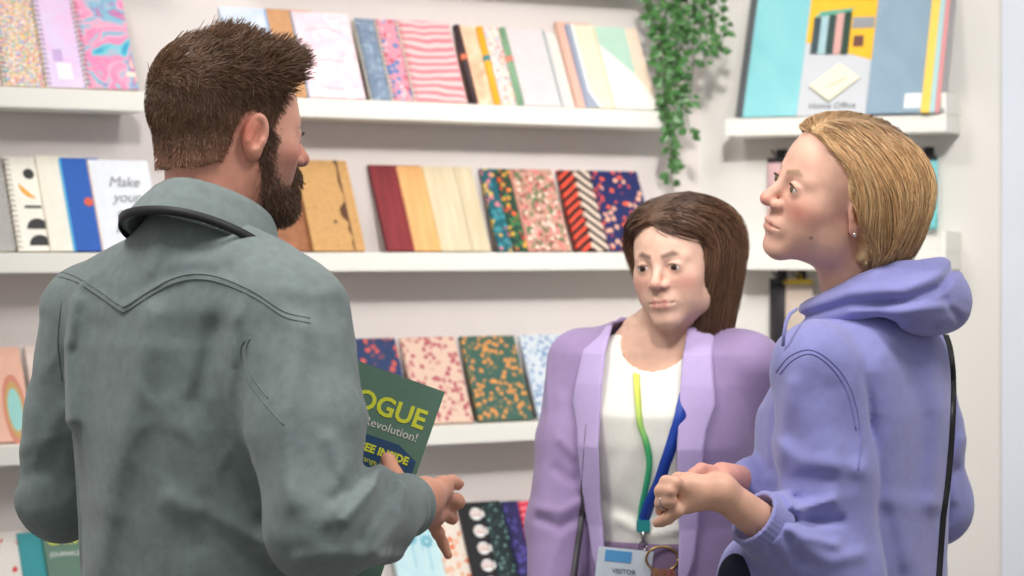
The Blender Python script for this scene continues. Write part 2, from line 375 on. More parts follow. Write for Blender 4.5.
# ------------------------------------------------------------------ books
m_page = plain((238, 234, 222), .8, .03, 300, name='page_paper')
m_wire = plain((150, 145, 140), .35, .02, metal=.8, name='spiral_wire')
m_cream = plain((233, 226, 208), .6, name='cream_board')
BETA = math.radians(25)
def book(W, px0, px1, z, top, cover, label, off=0.0, th=.012, spine=None, kind='hard', group=None, cat='notebook', beta=BETA, name='notebook', W_=None, dep=None, edge=None):
    """px0,px1: left and right edge seen at the foot; top: slant height in metres; off: gap between the foot and the wall line"""
    dep = dep or DEP; th = min(th, .0088); off *= .66
    run = top*math.sin(beta)+th*math.cos(beta)+.004
    y = dep-run-off
    Oy = W.O+y*W.N; s0, s1 = hit(px0, Oy, W.U), hit(px1, Oy, W.U); w = W_ or (s1-s0)
    # foot stands on the ledge on its front lower edge
    t = empty(name, W.p(s0, y, z+.0008+th*math.sin(beta)), W.al, label, cat, group, rx=0)
    t.rotation_euler = Euler((-beta, 0, W.al), 'XYZ')
    # local: x along wall, y thickness backwards, z up the cover.  XYZ euler => rotate about x first then z
    H = top
    if kind == 'spiral':
        MB().box(.006, w, .0015, th-.0015, .002, H-.002).build('pages', m_page, t)
        MB().box(.003, w+.002, 0, .0013, 0, H, bev=.0005).build('front_cover', cover, t)
        MB().box(.003, w+.002, th-.0013, th, 0, H).build('back_cover', edge or m_cream, t)
        mb = MB(); n = int(H/.0115)
        for i in range(n):
            zc = .008+i*(H-.016)/(n-1)
            mb.tube([(.005+.0075*math.cos(a), th/2-.0012+(.0068)*math.sin(a), zc) for a in np.linspace(0, 2*math.pi, 13)], .0009, 5)
        mb.build('spiral_binding', m_wire, t, True)
    elif kind == 'band':      # cloth spine rolled round, elastic holder band
        MB().box(.006, w-.003, .0015, th-.0015, .003, H-.003).build('pages', m_page, t)
        MB().box(.004, w, 0, .0016, 0, H, bev=.0005).build('front_cover', cover, t)
        MB().box(.004, w, th-.0016, th, 0, H).build('back_cover', cover, t)
        MB().tube([(.004, .002, .001), (.004, .002, H-.001)], .0085, 14).build('cloth_spine', spine[0], t, True)
        mb = MB(); mb.tube([(.004, .002, H*.55), (.004, .002, H*.55+.014)], .0094, 14); mb.build('pen_loop', spine[1], t)
    else:
        MB().box(.003, w-.003, .0022, th-.0022, .003, H-.003).build('pages', edge or m_page, t)
        MB().box(0, w, 0, .0022, 0, H, bev=.0006).build('front_cover', cover, t)
        MB().box(0, w, th-.0022, th, 0, H, bev=.0006).build('back_cover', cover, t)
        MB().box(-.0014, .0014, 0, th, 0, H, bev=.0005).build('spine', spine or cover, t)
    t['h'] = H; t['w'] = w
    del t['h'], t['w']
    return t, w, H
A5 = .212
G1 = 'notebooks on the eye level ledge'; G2 = 'notebooks on the chest high ledge'; G3 = 'notebooks on the second lowest ledge'; G4 = 'notebooks on the lowest ledge'
z = Z_L[3]
# eye level, left bay
P = pattern
book(W1, -58, 2, z, .235, P('marble', [(235, 200, 205), (240, 225, 222)], 20), 'pale pink notebook cut off by the left picture edge on the upper ledge', .0, group=G1)
book(W1, 3, 66, z, .235, P('confetti', [(236, 205, 150), (120, 190, 180), (232, 120, 150), (235, 225, 215), (225, 170, 80), (150, 160, 215), (240, 225, 215), (225, 200, 120)], 330), 'spiral notebook with rainbow sprinkle print on the upper left ledge', .014, kind='spiral', group=G1)
t, w, H = book(W1, 47, 108, z, .235, P('marble', [(232, 190, 225), (222, 205, 235), (238, 210, 232)], 8), 'lilac pink spiral notebook with a white label on the upper left ledge', .030, kind='spiral', group=G1)
mb = MB(); mb.box(.028, .062, -.0012, -.0002, .018, .058); mb.build('label_card', plain((236, 232, 240), .5), t)
mb = MB(); mb.box(.025, .045, -.0012, -.0002, .062, .09); mb.build('printed_window', plain((196, 170, 214), .5), t)
t, w, H = book(W1, 87, 138, z, .235, P('marble', [(60, 160, 195), (120, 205, 215), (236, 130, 175), (240, 165, 190), (110, 190, 210), (190, 110, 170), (250, 200, 180)], 14, dist=1.5), 'turquoise and pink marbled spiral notebook at the right end of the upper left ledge', .044, kind='spiral', group=G1)
mb = MB(); mb.box(w-.02, w+.0005, -.0012, -.0002, .03, .042); mb.build('price_label', plain((240, 220, 205), .5), t)
# eye level, right bay
book(W1, 238, 292, z, .222, P('marble', [(188, 205, 228), (226, 230, 236)], 10), 'pale blue notebook just behind the man\'s hair on the upper ledge', .0, group=G1)
t, w, H = book(W1, 284, 330, z, .222, plain((200, 150, 105), .6, .08, 60), 'tan craft notebook with a pale blue spine above the man\'s forehead', .012, .014, spine=plain((158, 178, 205), .5), group=G1)
t, w, H = book(W1, 310, 366, z, .218, P('marble', [(240, 196, 208), (246, 222, 226), (240, 205, 215), (250, 232, 230)], 16, dist=.6), 'large blush pink petal print notebook on the upper ledge', .03, .012, spine=plain((160, 180, 205), .5), group=G1)
ml = plain((150, 120, 125), .6)
for z0, x0, x1, bw in ((H*.76, .02, w*.8, .012), (H*.42, .01, w*.75, .004), (H*.14, .03, w*.9, -.008)):
    MB().tube([(x0+(x1-x0)*i/10, -.0006, z0+bw*math.sin(i/10*math.pi)) for i in range(11)], .0005, 4).build('leaf_outline', ml, t)
book(W1, 371, 428, z, .212, P('marble', [(96, 120, 150), (130, 145, 165), (160, 185, 205)], 30), 'blue grey spiral notebook, leftmost of the three spiral ones on the upper ledge', .0, kind='spiral', group=G1, edge=m_cream)
book(W1, 393, 446, z, .212, P('dots', [(222, 150, 165), (200, 90, 110), (90, 130, 185), (240, 190, 195), (120, 160, 200), (235, 200, 205)], 70, thr=.45), 'pink and blue floral spiral notebook between the grey and the zebra ones', .016, kind='spiral', group=G1, edge=m_cream)
book(W1, 415, 467, z, .212, P('zebra', [(222, 128, 138), (240, 196, 194)], 16, dist=6, detail=1.5), 'pink zebra stripe spiral notebook on the upper ledge', .032, kind='spiral', group=G1, edge=m_cream)
book(W1, 474, 520, z, .208, P('marble', [(225, 160, 130), (240, 195, 160), (246, 222, 205)], 18), 'peach notebook with a dark brown spine and an orange loop', .0, kind='band', spine=(plain((62, 44, 48), .6), plain((222, 120, 84), .6)), group=G1)
book(W1, 497, 545, z, .206, P('dots', [(238, 216, 210), (230, 150, 150), (150, 190, 200), (236, 190, 130), (190, 170, 215)], 110, thr=.42), 'confetti print notebook with a mustard yellow spine and a teal loop', .014, kind='band', spine=(plain((238, 170, 34), .6), plain((58, 130, 138), .6)), group=G1)
t, w, H = book(W1, 520, 566, z, .206, P('marble', [(212, 200, 202), (222, 212, 212)], 40), 'pale grey notebook with a sage green spine and a coral loop', .028, kind='band', spine=(plain((122, 162, 128), .6), plain((214, 130, 112), .6)), group=G1)
MB().box(w-.012, w-.009, -.0014, -.0002, 0, H).build('elastic_strap', plain((60, 130, 130), .6), t)
t, w, H = book(W1, 563, 580, z, .200, plain((226, 224, 216), .5), 'white notebook right of the pale grey one on the upper ledge', .0, group=G1)
t, w, H = book(W1, 578, 612, z, .232, P('zebra', [(226, 176, 158), (230, 186, 168)], 60, dist=.3), 'tall peach pink notebook on the upper ledge', .005, .016, spine=plain((210, 165, 148), .6), group=G1)
t, w, H = book(W1, 588, 626, z, .226, plain((232, 222, 196), .5), 'cream notebook with a slanting grey corner and a blue grey spine', .022, .014, spine=plain((140, 152, 176), .5), group=G1)
MB().prism([(.0, 0), (.034, 0), (.012, .045), (.012, H), (0, H)], -.0012, -.0002).build('grey_field', plain((158, 166, 182), .5), t)
MB().prism([(.034, 0), (.040, 0), (.018, .046), (.018, H), (.012, H), (.012, .045)], -.0014, -.0002).build('white_line', plain((244, 244, 240), .5), t)
t, w, H = book(W1, 616, 658, z, .222, plain((238, 236, 228), .5), 'notebook with mint white and peach triangles beside the hanging plant', .04, .012, spine=plain((215, 210, 190), .5), group=G1)
MB().prism([(.001, H), (.001, H*.78), (w*.68, H*.42), (w*.72, H)], -.0012, -.0002).build('mint_triangle', plain((182, 214, 196), .5), t)
MB().prism([(w*.72, H), (w*.68, H*.42), (w*.999, H*.14), (w*.999, H)], -.0012, -.0002).build('peach_field', plain((240, 214, 192), .5), t)

# chest high, left bay
z = Z_L[2]
book(W1, -35, 16, z, .218, P('zebra', [(60, 60, 62), (225, 222, 216)], 75, dist=6), 'black and white squiggle spiral notebook at the left picture edge', .0, kind='spiral', group=G2)
t, w, H = book(W1, 18, 66, z, .218, plain((242, 238, 226), .5), 'white spiral notebook with black arches and an orange half circle', .016, kind='spiral', group=G2)
mk = plain((52, 50, 52), .5); mb = MB()
for zc in (.012, .05): MB().disc((.052, zc), .024, -.0012, -.0002, a0=0, a1=math.pi).build('black_arch', mk, t)
MB().box(.03, .066, -.0012, -.0002, .098, .104).build('black_bar', mk, t); MB().disc((.050, .178), .012, -.0012, -.0002).build('black_dot', mk, t)
mb = MB(); mb.disc((.058, .155), .034, -.0012, -.0002, a0=math.pi, a1=1.5*math.pi); mb.build('orange_shape', plain((238, 168, 44), .5), t)
book(W1, 52, 100, z, .222, plain((238, 232, 216), .5), 'plain cream notebook left of the bright blue one', .032, .016, group=G2)
t, w, H = book(W1, 76, 114, z, .218, plain((38, 92, 178), .5), 'royal blue notebook with a bright cyan spine on the left bay', .050, .018, spine=plain((70, 178, 232), .4), group=G2)
MB().disc((w*.55, H*.52), .010, -.0012, -.0002).build('red_mark', plain((214, 96, 70), .5), t)
t, w, H = book(W1, 104, 164, z, .214, plain((226, 230, 236), .45), 'pale notebook with grey hand lettering beside the man\'s collar', .066, .012, spine=plain((240, 218, 205), .5), group=G2)
mt = plain((120, 122, 126), .6)
for k, s_ in enumerate(('Make', 'your', 'own', 'Magic')):
    text_on(t, s_, w*.52, H*.70-k*.036, -.0012, .034, mt, shear=.35, spacing=.95)
# chest high, right bay
book(W1, 262, 322, z, .212, P('wood', [(140, 90, 62), (170, 115, 80)], 40), 'brown leather notebook right behind the man\'s beard', .0, group=G2)
t, w, H = book(W1, 314, 366, z, .226, P('marble', [(176, 130, 78), (204, 160, 104), (190, 146, 90)], 90, .8), 'cork covered notebook with a torn edge flap beside the man\'s nose', .018, .012, spine=plain((150, 105, 60), .7), group=G2)
mb = MB(); zz = np.linspace(0, H, 14); xs = w*.76+np.array([.004, 0, .006, -.002, .003, -.012, -.013, .003, .005, .001, -.002, .0, .002, -.004])
mb.prism([(w*.80, H)]+[(w*.80, 0)]+list(zip(xs, zz)), -.0012, -.0002); mb.box(w*.5, w*.56, -.0012, -.0002, H*.3, H*.33); mb.build('torn_strip', plain((92, 58, 40), .8), t)
book(W1, 388, 440, z, .218, P('wood', [(112, 38, 44), (142, 52, 56)], 20, stretch=(3, 3, .3)), 'dark red wood grain notebook on the chest high ledge', .0, .012, spine=plain((96, 26, 34), .5), group=G2)
book(W1, 417, 466, z, .216, P('wood', [(214, 160, 98), (232, 182, 122)], 20, stretch=(3, 3, .3)), 'light orange wood grain notebook beside the dark red one', .014, .012, spine=plain((238, 190, 132), .5), group=G2)
t, w, H = book(W1, 442, 491, z, .216, P('wood', [(204, 188, 154), (222, 208, 178)], 20, stretch=(3, 3, .3)), 'pale ash wood grain notebook on the chest high ledge', .028, .012, spine=plain((216, 190, 140), .5), group=G2)
MB().tube([(w*.62, -.0006, H), (w*.64, -.0006, H*.6), (w*.62, -.0006, 0)], .0006, 4).build('grain_line', plain((140, 120, 90), .6), t)
book(W1, 500, 545, z, .214, P('dots', [(22, 92, 104), (216, 130, 140), (60, 140, 150), (226, 190, 90), (190, 90, 110)], 60, thr=.42), 'teal notebook with pink and yellow blossoms', .0, group=G2)
book(W1, 516, 560, z, .214, P('dots', [(30, 66, 52), (226, 96, 52), (60, 120, 70), (220, 170, 70), (50, 100, 60), (200, 60, 50)], 75, thr=.45), 'dark green notebook with orange blossoms', .014, group=G2)
book(W1, 531, 572, z, .214, P('dots', [(196, 150, 130), (230, 120, 120), (90, 120, 80), (238, 214, 196), (150, 60, 60), (235, 190, 180), (60, 90, 70)], 105, thr=.5), 'busy pink and green flower print notebook', .028, spine=plain((226, 160, 145), .5), group=G2)
book(W1, 578, 612, z, .214, P('zebra', [(34, 26, 28), (226, 80, 56)], 17, dist=2.5, rotz=.6), 'black and red zebra stripe notebook', .0, group=G2)
book(W1, 595, 630, z, .214, P('zebra', [(60, 44, 42), (226, 208, 190)], 15, dist=2.5, rotz=-.7), 'brown and beige zebra stripe notebook', .014, group=G2)
book(W1, 612, 658, z, .214, P('dots', [(28, 38, 92), (230, 96, 62), (238, 180, 150), (226, 80, 60), (28, 38, 92)], 62, thr=.36), 'navy notebook with red and peach flowers behind the dark haired woman', .028, group=G2)
# second lowest
z = Z_L[1]
t, w, H = book(W1, -30, 34, z, .212, plain((228, 178, 156), .5), 'peach notebook with teal and gold rings at the left picture edge', .0, group=G3)
mb = MB(); mb2 = MB(); mb3 = MB()
for r_, b_ in ((.05, mb3), (.040, mb2), (.030, mb)): b_.disc((w*.78, .07), r_, -.0008-.0004*(.05-r_)*100, -.0002, sx=.5, sz=1.6)
mb3.build('coral_ring', plain((206, 130, 110), .5), t); mb2.build('gold_ring', plain((196, 160, 96), .5), t); mb.build('teal_centre', plain((150, 206, 200), .5), t)
book(W1, 40, 100, z, .212, P('marble', [(214, 190, 180), (230, 214, 204)], 12), 'beige notebook behind the man\'s left shoulder', .0, group=G3)
cols = [((150, 40, 50), (60, 110, 110)), ((40, 60, 100), (200, 90, 80)), ((220, 190, 170), (180, 90, 100)), ((60, 96, 84), (220, 150, 80)), ((206, 214, 220), (120, 150, 190)), ((230, 200, 120), (200, 120, 70))]
names3 = ['red and teal', 'navy and coral', 'blush and rose', 'green and amber', 'grey and sky blue', 'yellow and rust']
for i, (a, b) in enumerate(cols):
    x = 300+i*60
    book(W1, x, x+54, z, .214, P('dots', [a, b, tuple((p+q)//2 for p, q in zip(a, b))], 55+8*i, thr=.4), '%s flower print notebook on the second lowest ledge behind the group' % names3[i], .0, group=G3)
# lowest
z = Z_L[0]
t, w, H = book(W1, -20, 38, z, .218, P('dots', [(236, 230, 222), (216, 62, 70), (110, 160, 120), (236, 230, 222), (230, 120, 130)], 40, thr=.3), 'white notebook with red strawberries at the lower left', .0, group=G4)
book(W1, 33, 80, z, .214, plain((44, 152, 160), .5), 'plain teal notebook below the man\'s left elbow', .014, group=G4)
m_cat = plain((92, 126, 108), .4, name='catalogue_green'); m_yel = plain((222, 226, 60), .5)
t, w, H = book(W1, 58, 120, z, .220, m_cat, 'dark green catalogue with yellow lettering below the man\'s left elbow', .028, group=G4, cat='catalogue', name='catalogue')
text_on(t, 'CATALOGUE', .006, H*.84, -.0012, .030, m_yel, align='LEFT', bold=.0006)
text_on(t, 'JOURNALS', .008, H*.72, -.0012, .014, m_white, align='LEFT')
t, w, H = book(W1, 404, 462, z, .222, P('marble', [(190, 226, 234), (208, 234, 238)], 10), 'light aqua notebook with teal flower heads below the man\'s hand', .0, group=G4)
mb = MB()
for fx, fz in ((.03, .19), (.075, .175), (.1, .2), (.05, .14), (.09, .13)):
    for k in range(7): a = k*.9; mb.disc((fx+.010*math.cos(a), fz+.010*math.sin(a)), .006, -.0012, -.0002, n=10)
    mb.box(fx-.0008, fx+.0008, -.0012, -.0002, fz-.07, fz-.012)
mb.build('flower_print', plain((130, 196, 212), .5), t)
book(W1, 452, 500, z, .218, P('dots', [(238, 226, 212), (232, 130, 84), (240, 190, 160), (236, 160, 110)], 55, thr=.4), 'white notebook with orange blossoms below the man\'s hand', .014, group=G4)
t, w, H = book(W1, 478, 520, z, .220, plain((30, 30, 34), .5), 'black notebook with a column of white striped cups', .03, group=G4)
mb = MB(); mc = MB()
for k in range(5):
    zc = H-.030-k*.042
    mb.disc((.042, zc), .015, -.0012, -.0002, sx=1.1); mc.box(.028, .056, -.0016, -.0002, zc-.004, zc-.001)
    mb.disc((.058, zc), .008, -.0012, -.0002); mc.box(.028, .056, -.0016, -.0002, zc+.005, zc+.007)
mb.build('cup_print', m_white, t); mc.build('stripe_print', plain((200, 120, 90), .5), t)
book(W1, 504, 542, z, .218, P('dots', [(26, 40, 44), (110, 150, 140), (60, 90, 86), (150, 180, 170)], 90, thr=.32), 'black notebook with pale green speckles', .044, group=G4)
book(W1, 524, 560, z, .218, P('dots', [(44, 38, 92), (80, 72, 150), (30, 26, 70)], 70, thr=.42), 'indigo blotch print notebook', .058, group=G4)
book(W1, 540, 590, z, .218, P('zebra', [(214, 40, 74), (236, 120, 130)], 18, dist=2), 'crimson and pink notebook beside the lilac blazer', .07, group=G4)
# topmost (its foot shows only at the very top)
z = Z_L[4]

# ------------------------------------------------------------------ files on the side ledge
z = 1.868
G5 = 'office files on the short side ledge'
m_gloss_teal = P('marble', [(132, 200, 206), (150, 212, 216)], 4, .16); m_gloss_blue = P('marble', [(136, 160, 178), (150, 172, 188)], 4, .16)
t, w, H = book(W2, 737, 800, z, .335, m_gloss_teal, 'large glossy aqua spiral pad with a dark grey binding edge', .0, .016, kind='spiral', group=G5, cat='spiral pad', edge=plain((90, 92, 96), .5), beta=math.radians(22))
MB().box(-.004, .014, -.0014, .0, 0, H).build('binding_edge', plain((84, 88, 92), .5), t)
t, w, H = book(W2, 797, 866, z, .328, plain((205, 208, 212), .25, .01, 10), 'home office brochure with a yellow top and drawn binders', .018, .006, group=G5, cat='brochure', name='brochure', beta=math.radians(22))
MB().prism([(0.0005, H*.60), (w-.0005, H*.44), (w-.0005, H), (.0005, H)], -.0010, -.0001).build('yellow_field', plain((246, 190, 52), .3), t)
mb = MB(); bx0 = .014
cols5 = [(62, 78, 84), (168, 200, 206), (52, 74, 70), (214, 166, 158), (44, 70, 58)]
for k, c in enumerate(cols5):
    MB().box(bx0+k*.019, bx0+k*.019+.0185, -.0030-.0002*k, -.0011, H*.50-.001*k, H*.80+.003*k, bev=.0004).build('drawn_binder', plain(c, .4), t)
MB().prism([(bx0, H*.80), (bx0+.09, H*.84), (bx0+.1, H*.87), (bx0+.015, H*.85)], -.0016, -.0011).build('binder_tops', plain((90, 170, 150), .4), t)
MB().box(bx0+.105, bx0+.13, -.0026, -.0011, H*.55, H*.64).build('pen_pot', plain((110, 70, 62), .4), t)
MB().box(bx0+.098, w-.004, -.0022, -.0011, H*.70, H*.79).build('grey_box', plain((150, 152, 156), .4), t)
MB().prism([(.020, H*.23), (.074, H*.10), (.146, H*.29), (.09, H*.42)], -.0016, -.0002).build('note_pad_shadow', plain((96, 96, 92), .4), t)
MB().prism([(.021, H*.24), (.075, H*.115), (.145, H*.295), (.09, H*.42)], -.0022, -.0002).build('note_pad', plain((238, 234, 206), .4), t)
MB().tube([(.068, -.0024, H*.23), (.112, -.0024, H*.30)], .001, 5).build('drawn_pen', plain((110, 90, 70), .4), t)
text_on(t, 'Home Office', w*.50, H*.055, -.0012, .022, plain((70, 76, 86), .5))
mb = MB(); mb.disc((w*.86, H*.955), .012, -.0016, -.0010, sx=1.2, sz=.7); mb.build('oval_logo', plain((226, 170, 44), .3), t)
text_on(t, 'Leitz', w*.86, H*.948, -.0018, .012, plain((70, 60, 40), .5))
t, w, H = book(W2, 866, 925, z, .335, m_gloss_blue, 'glossy blue grey file with a white sticker', .030, .014, group=G5, cat='file', name='file', beta=math.radians(22))
MB().box(w-.052, w-.012, -.0010, -.0001, .012, .050).build('sticker', plain((236, 238, 238), .4), t)
for k, (a, b, c, off, nm) in enumerate(((921, 929, (244, 206, 92), .044, 'yellow'), (929.5, 934, (176, 214, 218), .036, 'pale teal'), (935, 939, (222, 150, 150), .03, 'coral pink'), (939.5, 944, (150, 150, 152), .022, 'grey speckled'))):
    book(W2, a, b, z, .335-.004*k, plain(c, .4, .25 if k > 1 else .03, 300) , 'thin %s file, one of the last four at the ledge end stop' % nm, off, .010, group=G5, cat='file', name='file', beta=math.radians(22))

# ------------------------------------------------------------------ hanging packs on peg hooks below
m_hook = plain((60, 58, 60), .35, metal=.6, name='dark_hook')
def pouch(px, s_w, ztop, zbot, col, label, header=None, clip=True):
    s = W2.s(px); pt = W2.p(s, DEP-.03, ztop)
    h = ztop-zbot
    k = empty('peg_hook', W2.p(s, DEP-.001, ztop-.004), AL2, 'dark peg hook behind the '+' '.join(label.split()[:8]), 'hook', 'peg hooks under the side ledge')
    MB().tube([(0, -.001, 0), (0, -.06, .0), (0, -.075, .008)], .0022, 6).build('hook_wire', m_hook, k, True)
    MB().box(-.012, .012, -.003, 0, -.012, .012, bev=.001).build('hook_plate', m_hook, k)
    t = empty('hanging_pouch', pt, AL2, label, 'pouch', 'packs hanging under the side ledge')
    mb = MB(); n = 12; vs = []; fs = []
    for j in range(n+1):
        for i in range(n+1):
            u = i/n; v = j/n; bul = .010*math.sin(math.pi*u)*math.sin(math.pi*v)
            vs.append(((u-.5)*s_w, -bul-.002, -.02-v*(h-.02)))
    m = len(vs); vs += [(x, -y*.4+.002, z_) for x, y, z_ in vs]
    for j in range(n):
        for i in range(n):
            a = j*(n+1)+i; fs += [(a, a+n+1, a+n+2, a+1), (m+a, m+a+1, m+a+n+2, m+a+n+1)]
    for i in range(n):
        fs += [(i, i+1, m+i+1, m+i), (n*(n+1)+i, m+n*(n+1)+i, m+n*(n+1)+i+1, n*(n+1)+i+1), (i*(n+1), m+i*(n+1), m+(i+1)*(n+1), (i+1)*(n+1)), (i*(n+1)+n, (i+1)*(n+1)+n, m+(i+1)*(n+1)+n, m+i*(n+1)+n)]
    mb.add(vs, fs).build('pouch_body', plain(col, .25, .05, 20), t, True)
    mb = MB(); mb.box(-s_w/2, s_w/2, -.004, .003, -.026, -.014, bev=.001); mb.tube([(.009*math.cos(a), -.001, -.008+.0065*math.sin(a)) for a in np.linspace(0, 6.28, 14)], .0016, 5)
    mb.build('header_strip', plain(header, .4) if header else m_hook, t)
    return t
pouch(763, .05, 1.790, 1.60, (214, 176, 178), 'dusty pink pouch hanging left of the blonde woman\'s brow')
pouch(777, .04, 1.792, 1.62, (226, 196, 70), 'yellow pouch hanging behind the blonde woman\'s brow', (70, 50, 50))
pouch(914, .055, 1.790, 1.60, (120, 200, 204), 'clear aqua pouch hanging behind the blonde woman\'s hair')
pouch(764, .045, 1.494, 1.26, (44, 42, 46), 'black pouch hanging below the lower side ledge')
pouch(784, .075, 1.492, 1.25, (206, 190, 176), 'beige pouch with a yellow header under the lower side ledge', (222, 190, 60))

# ------------------------------------------------------------------ trailing plant
root_p = W1.p(W1.s(672), .03, Z_L[4]+.001)
pl = empty('trailing_plant', root_p, 0, 'artificial trailing plant with small green leaves hanging from the topmost ledge by the corner', 'plant')
mb = MB(); mb.tube([(0, 0, 0), (0, 0, .09)], [.045, .058], 20); mb.build('pot', m_white, pl, True)
ms = MB(); lf = MB(); R0 = Vector(root_p)
strands = [((658, 0), (664, 60), (668, 110), (672, 150), (671, 184)), ((650, -5), (655, 30), (662, 75), (665, 105), (668, 140), (674, 168)),
           ((672, -10), (674, 30), (676, 80), (672, 128)), ((686, -8), (690, 20), (694, 60), (690, 100), (684, 112)), ((700, -10), (706, 20), (708, 48), (704, 62)),
           ((712, -10), (720, 8), (726, 22), (720, 52)), ((664, -5), (668, 40), (680, 90), (688, 120), (690, 134)), ((694, -6), (700, 30), (702, 50)),
           ((648, -8), (650, 10), (660, 40), (662, 80)), ((706, -10), (714, 14), (722, 34), (715, 44)), ((680, -8), (682, 40), (670, 90), (664, 108)), ((676, -8), (684, 10), (692, 22), (700, 38))]
for si, st in enumerate(strands):
    d = 5.735+.03*((si*37) % 7)/7
    pts = [R0+Vector((.02*math.cos(si), .02*math.sin(si), .088))]+[at(st[0][0], -58, d)]+[at(x, y, d) for x, y in st]
    # resample
    P_ = []
    for a, b in zip(pts[:-1], pts[1:]):
        n = max(1, int((b-a).length/.013))
        for i in range(n): P_.append(a.lerp(b, i/n))
    P_.append(pts[-1]); ms.tube([p-R0 for p in P_], .0013, 5)
    for i in range(2, len(P_)):
        for _ in range(2 if i % 3 else 1):
            a = random.uniform(0, 6.28); dr = Vector((math.cos(a), math.sin(a)*.8, random.uniform(-1.0, .25))).normalized()
            L = random.uniform(.018, .030); wv = dr.cross(Vector((random.uniform(-.5, .5), -1, random.uniform(-.5, .7)))).normalized(); nn = dr.cross(wv)
            p = P_[i]+dr*.006-R0; vs = []
            for (u, hw, z_) in ((0, .0, 0), (.2, .27, .04), (.45, .36, .05), (.75, .22, .02), (1, 0, -.06)):
                for sgn in (-1, 0, 1): vs.append(p+dr*L*u+wv*sgn*hw*L+nn*(abs(sgn)*.10*L+z_*L))
            fs = [(3*r+c, 3*r+c+1, 3*r+c+4, 3*r+c+3) for r in range(4) for c in range(2)]
            lf.add(vs, fs)
ms.build('stems', plain((70, 92, 52), .6), pl)
m_leaf = P('marble', [(40, 80, 42), (74, 124, 62), (52, 100, 50), (124, 164, 92)], 60, .4)
lf.build('leaves', m_leaf, pl, True)
# ------------------------------------------------------------------ people: shared head, colours, hair
f32 = np.float32
def head_sdf(Q, fem=0):
    """Q in head coordinates (x right, y forward, z up; origin between the ears at eye height)"""
    X = np.abs(Q[:, 0]); M = np.stack([X, Q[:, 1], Q[:, 2]], 1)
    d = ell(Q, (0, -.014, .030), (.0765, .097, .090))
    d = smin(d, ell(Q, (0, .022, .020), (.066, .072, .078)), .02)
    d = smin(d, ell(Q, (0, .036, -.030), (.058-.006*fem, .052, .068)), .025)
    d = smin(d, seg(M, (.051-.006*fem, .006, -.052), (.017-.003*fem, .070, -.095), .0145-.001*fem), .03)
    d = smin(d, ell(Q, (0, .075-.002*fem, -.098), (.019-.003*fem, .0165, .015)), .025)
    d = smin(d, sph(M, (.041, .056, -.027), .020), .032); d = smin(d, sph(M, (.033, .052, -.060), .018), .03)
    d = smin(d, seg(M, (.012, .086, .016), (.044, .070, .016), .008-.002*fem), .015)
    d = smin(d, seg(M, (0, .02, -.078), (.03, .01, -.07), .03), .03)
    # eye sockets, nose, mouth
    d = smax(d, -ell(M, (.031, .098, -.002), (.018, .015, .011)), .014)
    d = smin(d, seg(Q, (0, .089, .006), (0, .111, -.028), .0065, .0095), .011)
    d = smin(d, seg(Q, (0, .110, -.030), (0, .098, -.038), .0085, .006), .006)
    d = smin(d, ell(M, (.0125, .097, -.033), (.0085, .0105, .0078)), .006)
    d = smax(d, -seg(M, (.007, .1035, -.0435), (.0085, .098, -.036), .0032), .003)
    d = smin(d, ell(Q, (0, .083, -.063), (.027, .016, .020)), .014)
    d = smin(d, chain(M, [(0, .0965, -.0615), (.009, .0955, -.0607), (.023, .0855, -.0650)], [.0036, .0038, .0020], .004), .005)
    d = smin(d, chain(M, [(0, .0950, -.0712), (.010, .0938, -.0706), (.022, .0858, -.0662)], [.0048, .0044, .0020], .004), .005)
    d = smax(d, -chain(M, [(0, .1010, -.0662), (.010, .0990, -.0659), (.025, .0875, -.0662)], [.0016, .0016, .0012], .001), .003)
    d = smax(d, -seg(Q, (0, .1035, -.048), (0, .1035, -.040), .002), .005)
    d = smin(d, sph(M, (.031, .0765, -.002), .0150), .005)   # lids over the eyeball
    d = smin(d, chain(M, [(.018, .089, .0035), (.030, .0915, .0075), (.043, .085, .0035)], [.0012, .0018, .0012], .002), .003)
    # ears
    er = np.array(Matrix.Rotation(.15 if fem else -.22, 3, 'Z')@Matrix.Rotation(-.18, 3, 'X'))
    ec = np.array((.0775, -.005, -.011) if fem else (.0790, .001, -.011))
    q = (M-ec.astype(f32))@er.astype(f32)
    ear = ell(q, (0, 0, .004), (.010, .0175, .029)); ear = smin(ear, ell(q, (-.001, .005, -.022), (.006, .009, .011)), .008)
    ear = smax(ear, -ell(q, (.009, .001, .006), (.0095, .0115, .021)), .004)
    ear = smin(ear, seg(q, (.004, -.006, -.008), (.002, -.004, .016), .0035), .004)
    ear = smin(ear, ell(q, (.003, .011, -.004), (.004, .004, .006)), .003)
    d = smin(d, ear, .005)
    return d
def blend(c, m, col): return c*(1-m[:, None])+np.array(col)[None]*m[:, None]
def gauss(Q, c, r): q = (Q-np.array(c))/np.array(r); return np.exp(-(q*q).sum(1))
def lin(r, g, b): return np.array(srgb(r, g, b)[:3])
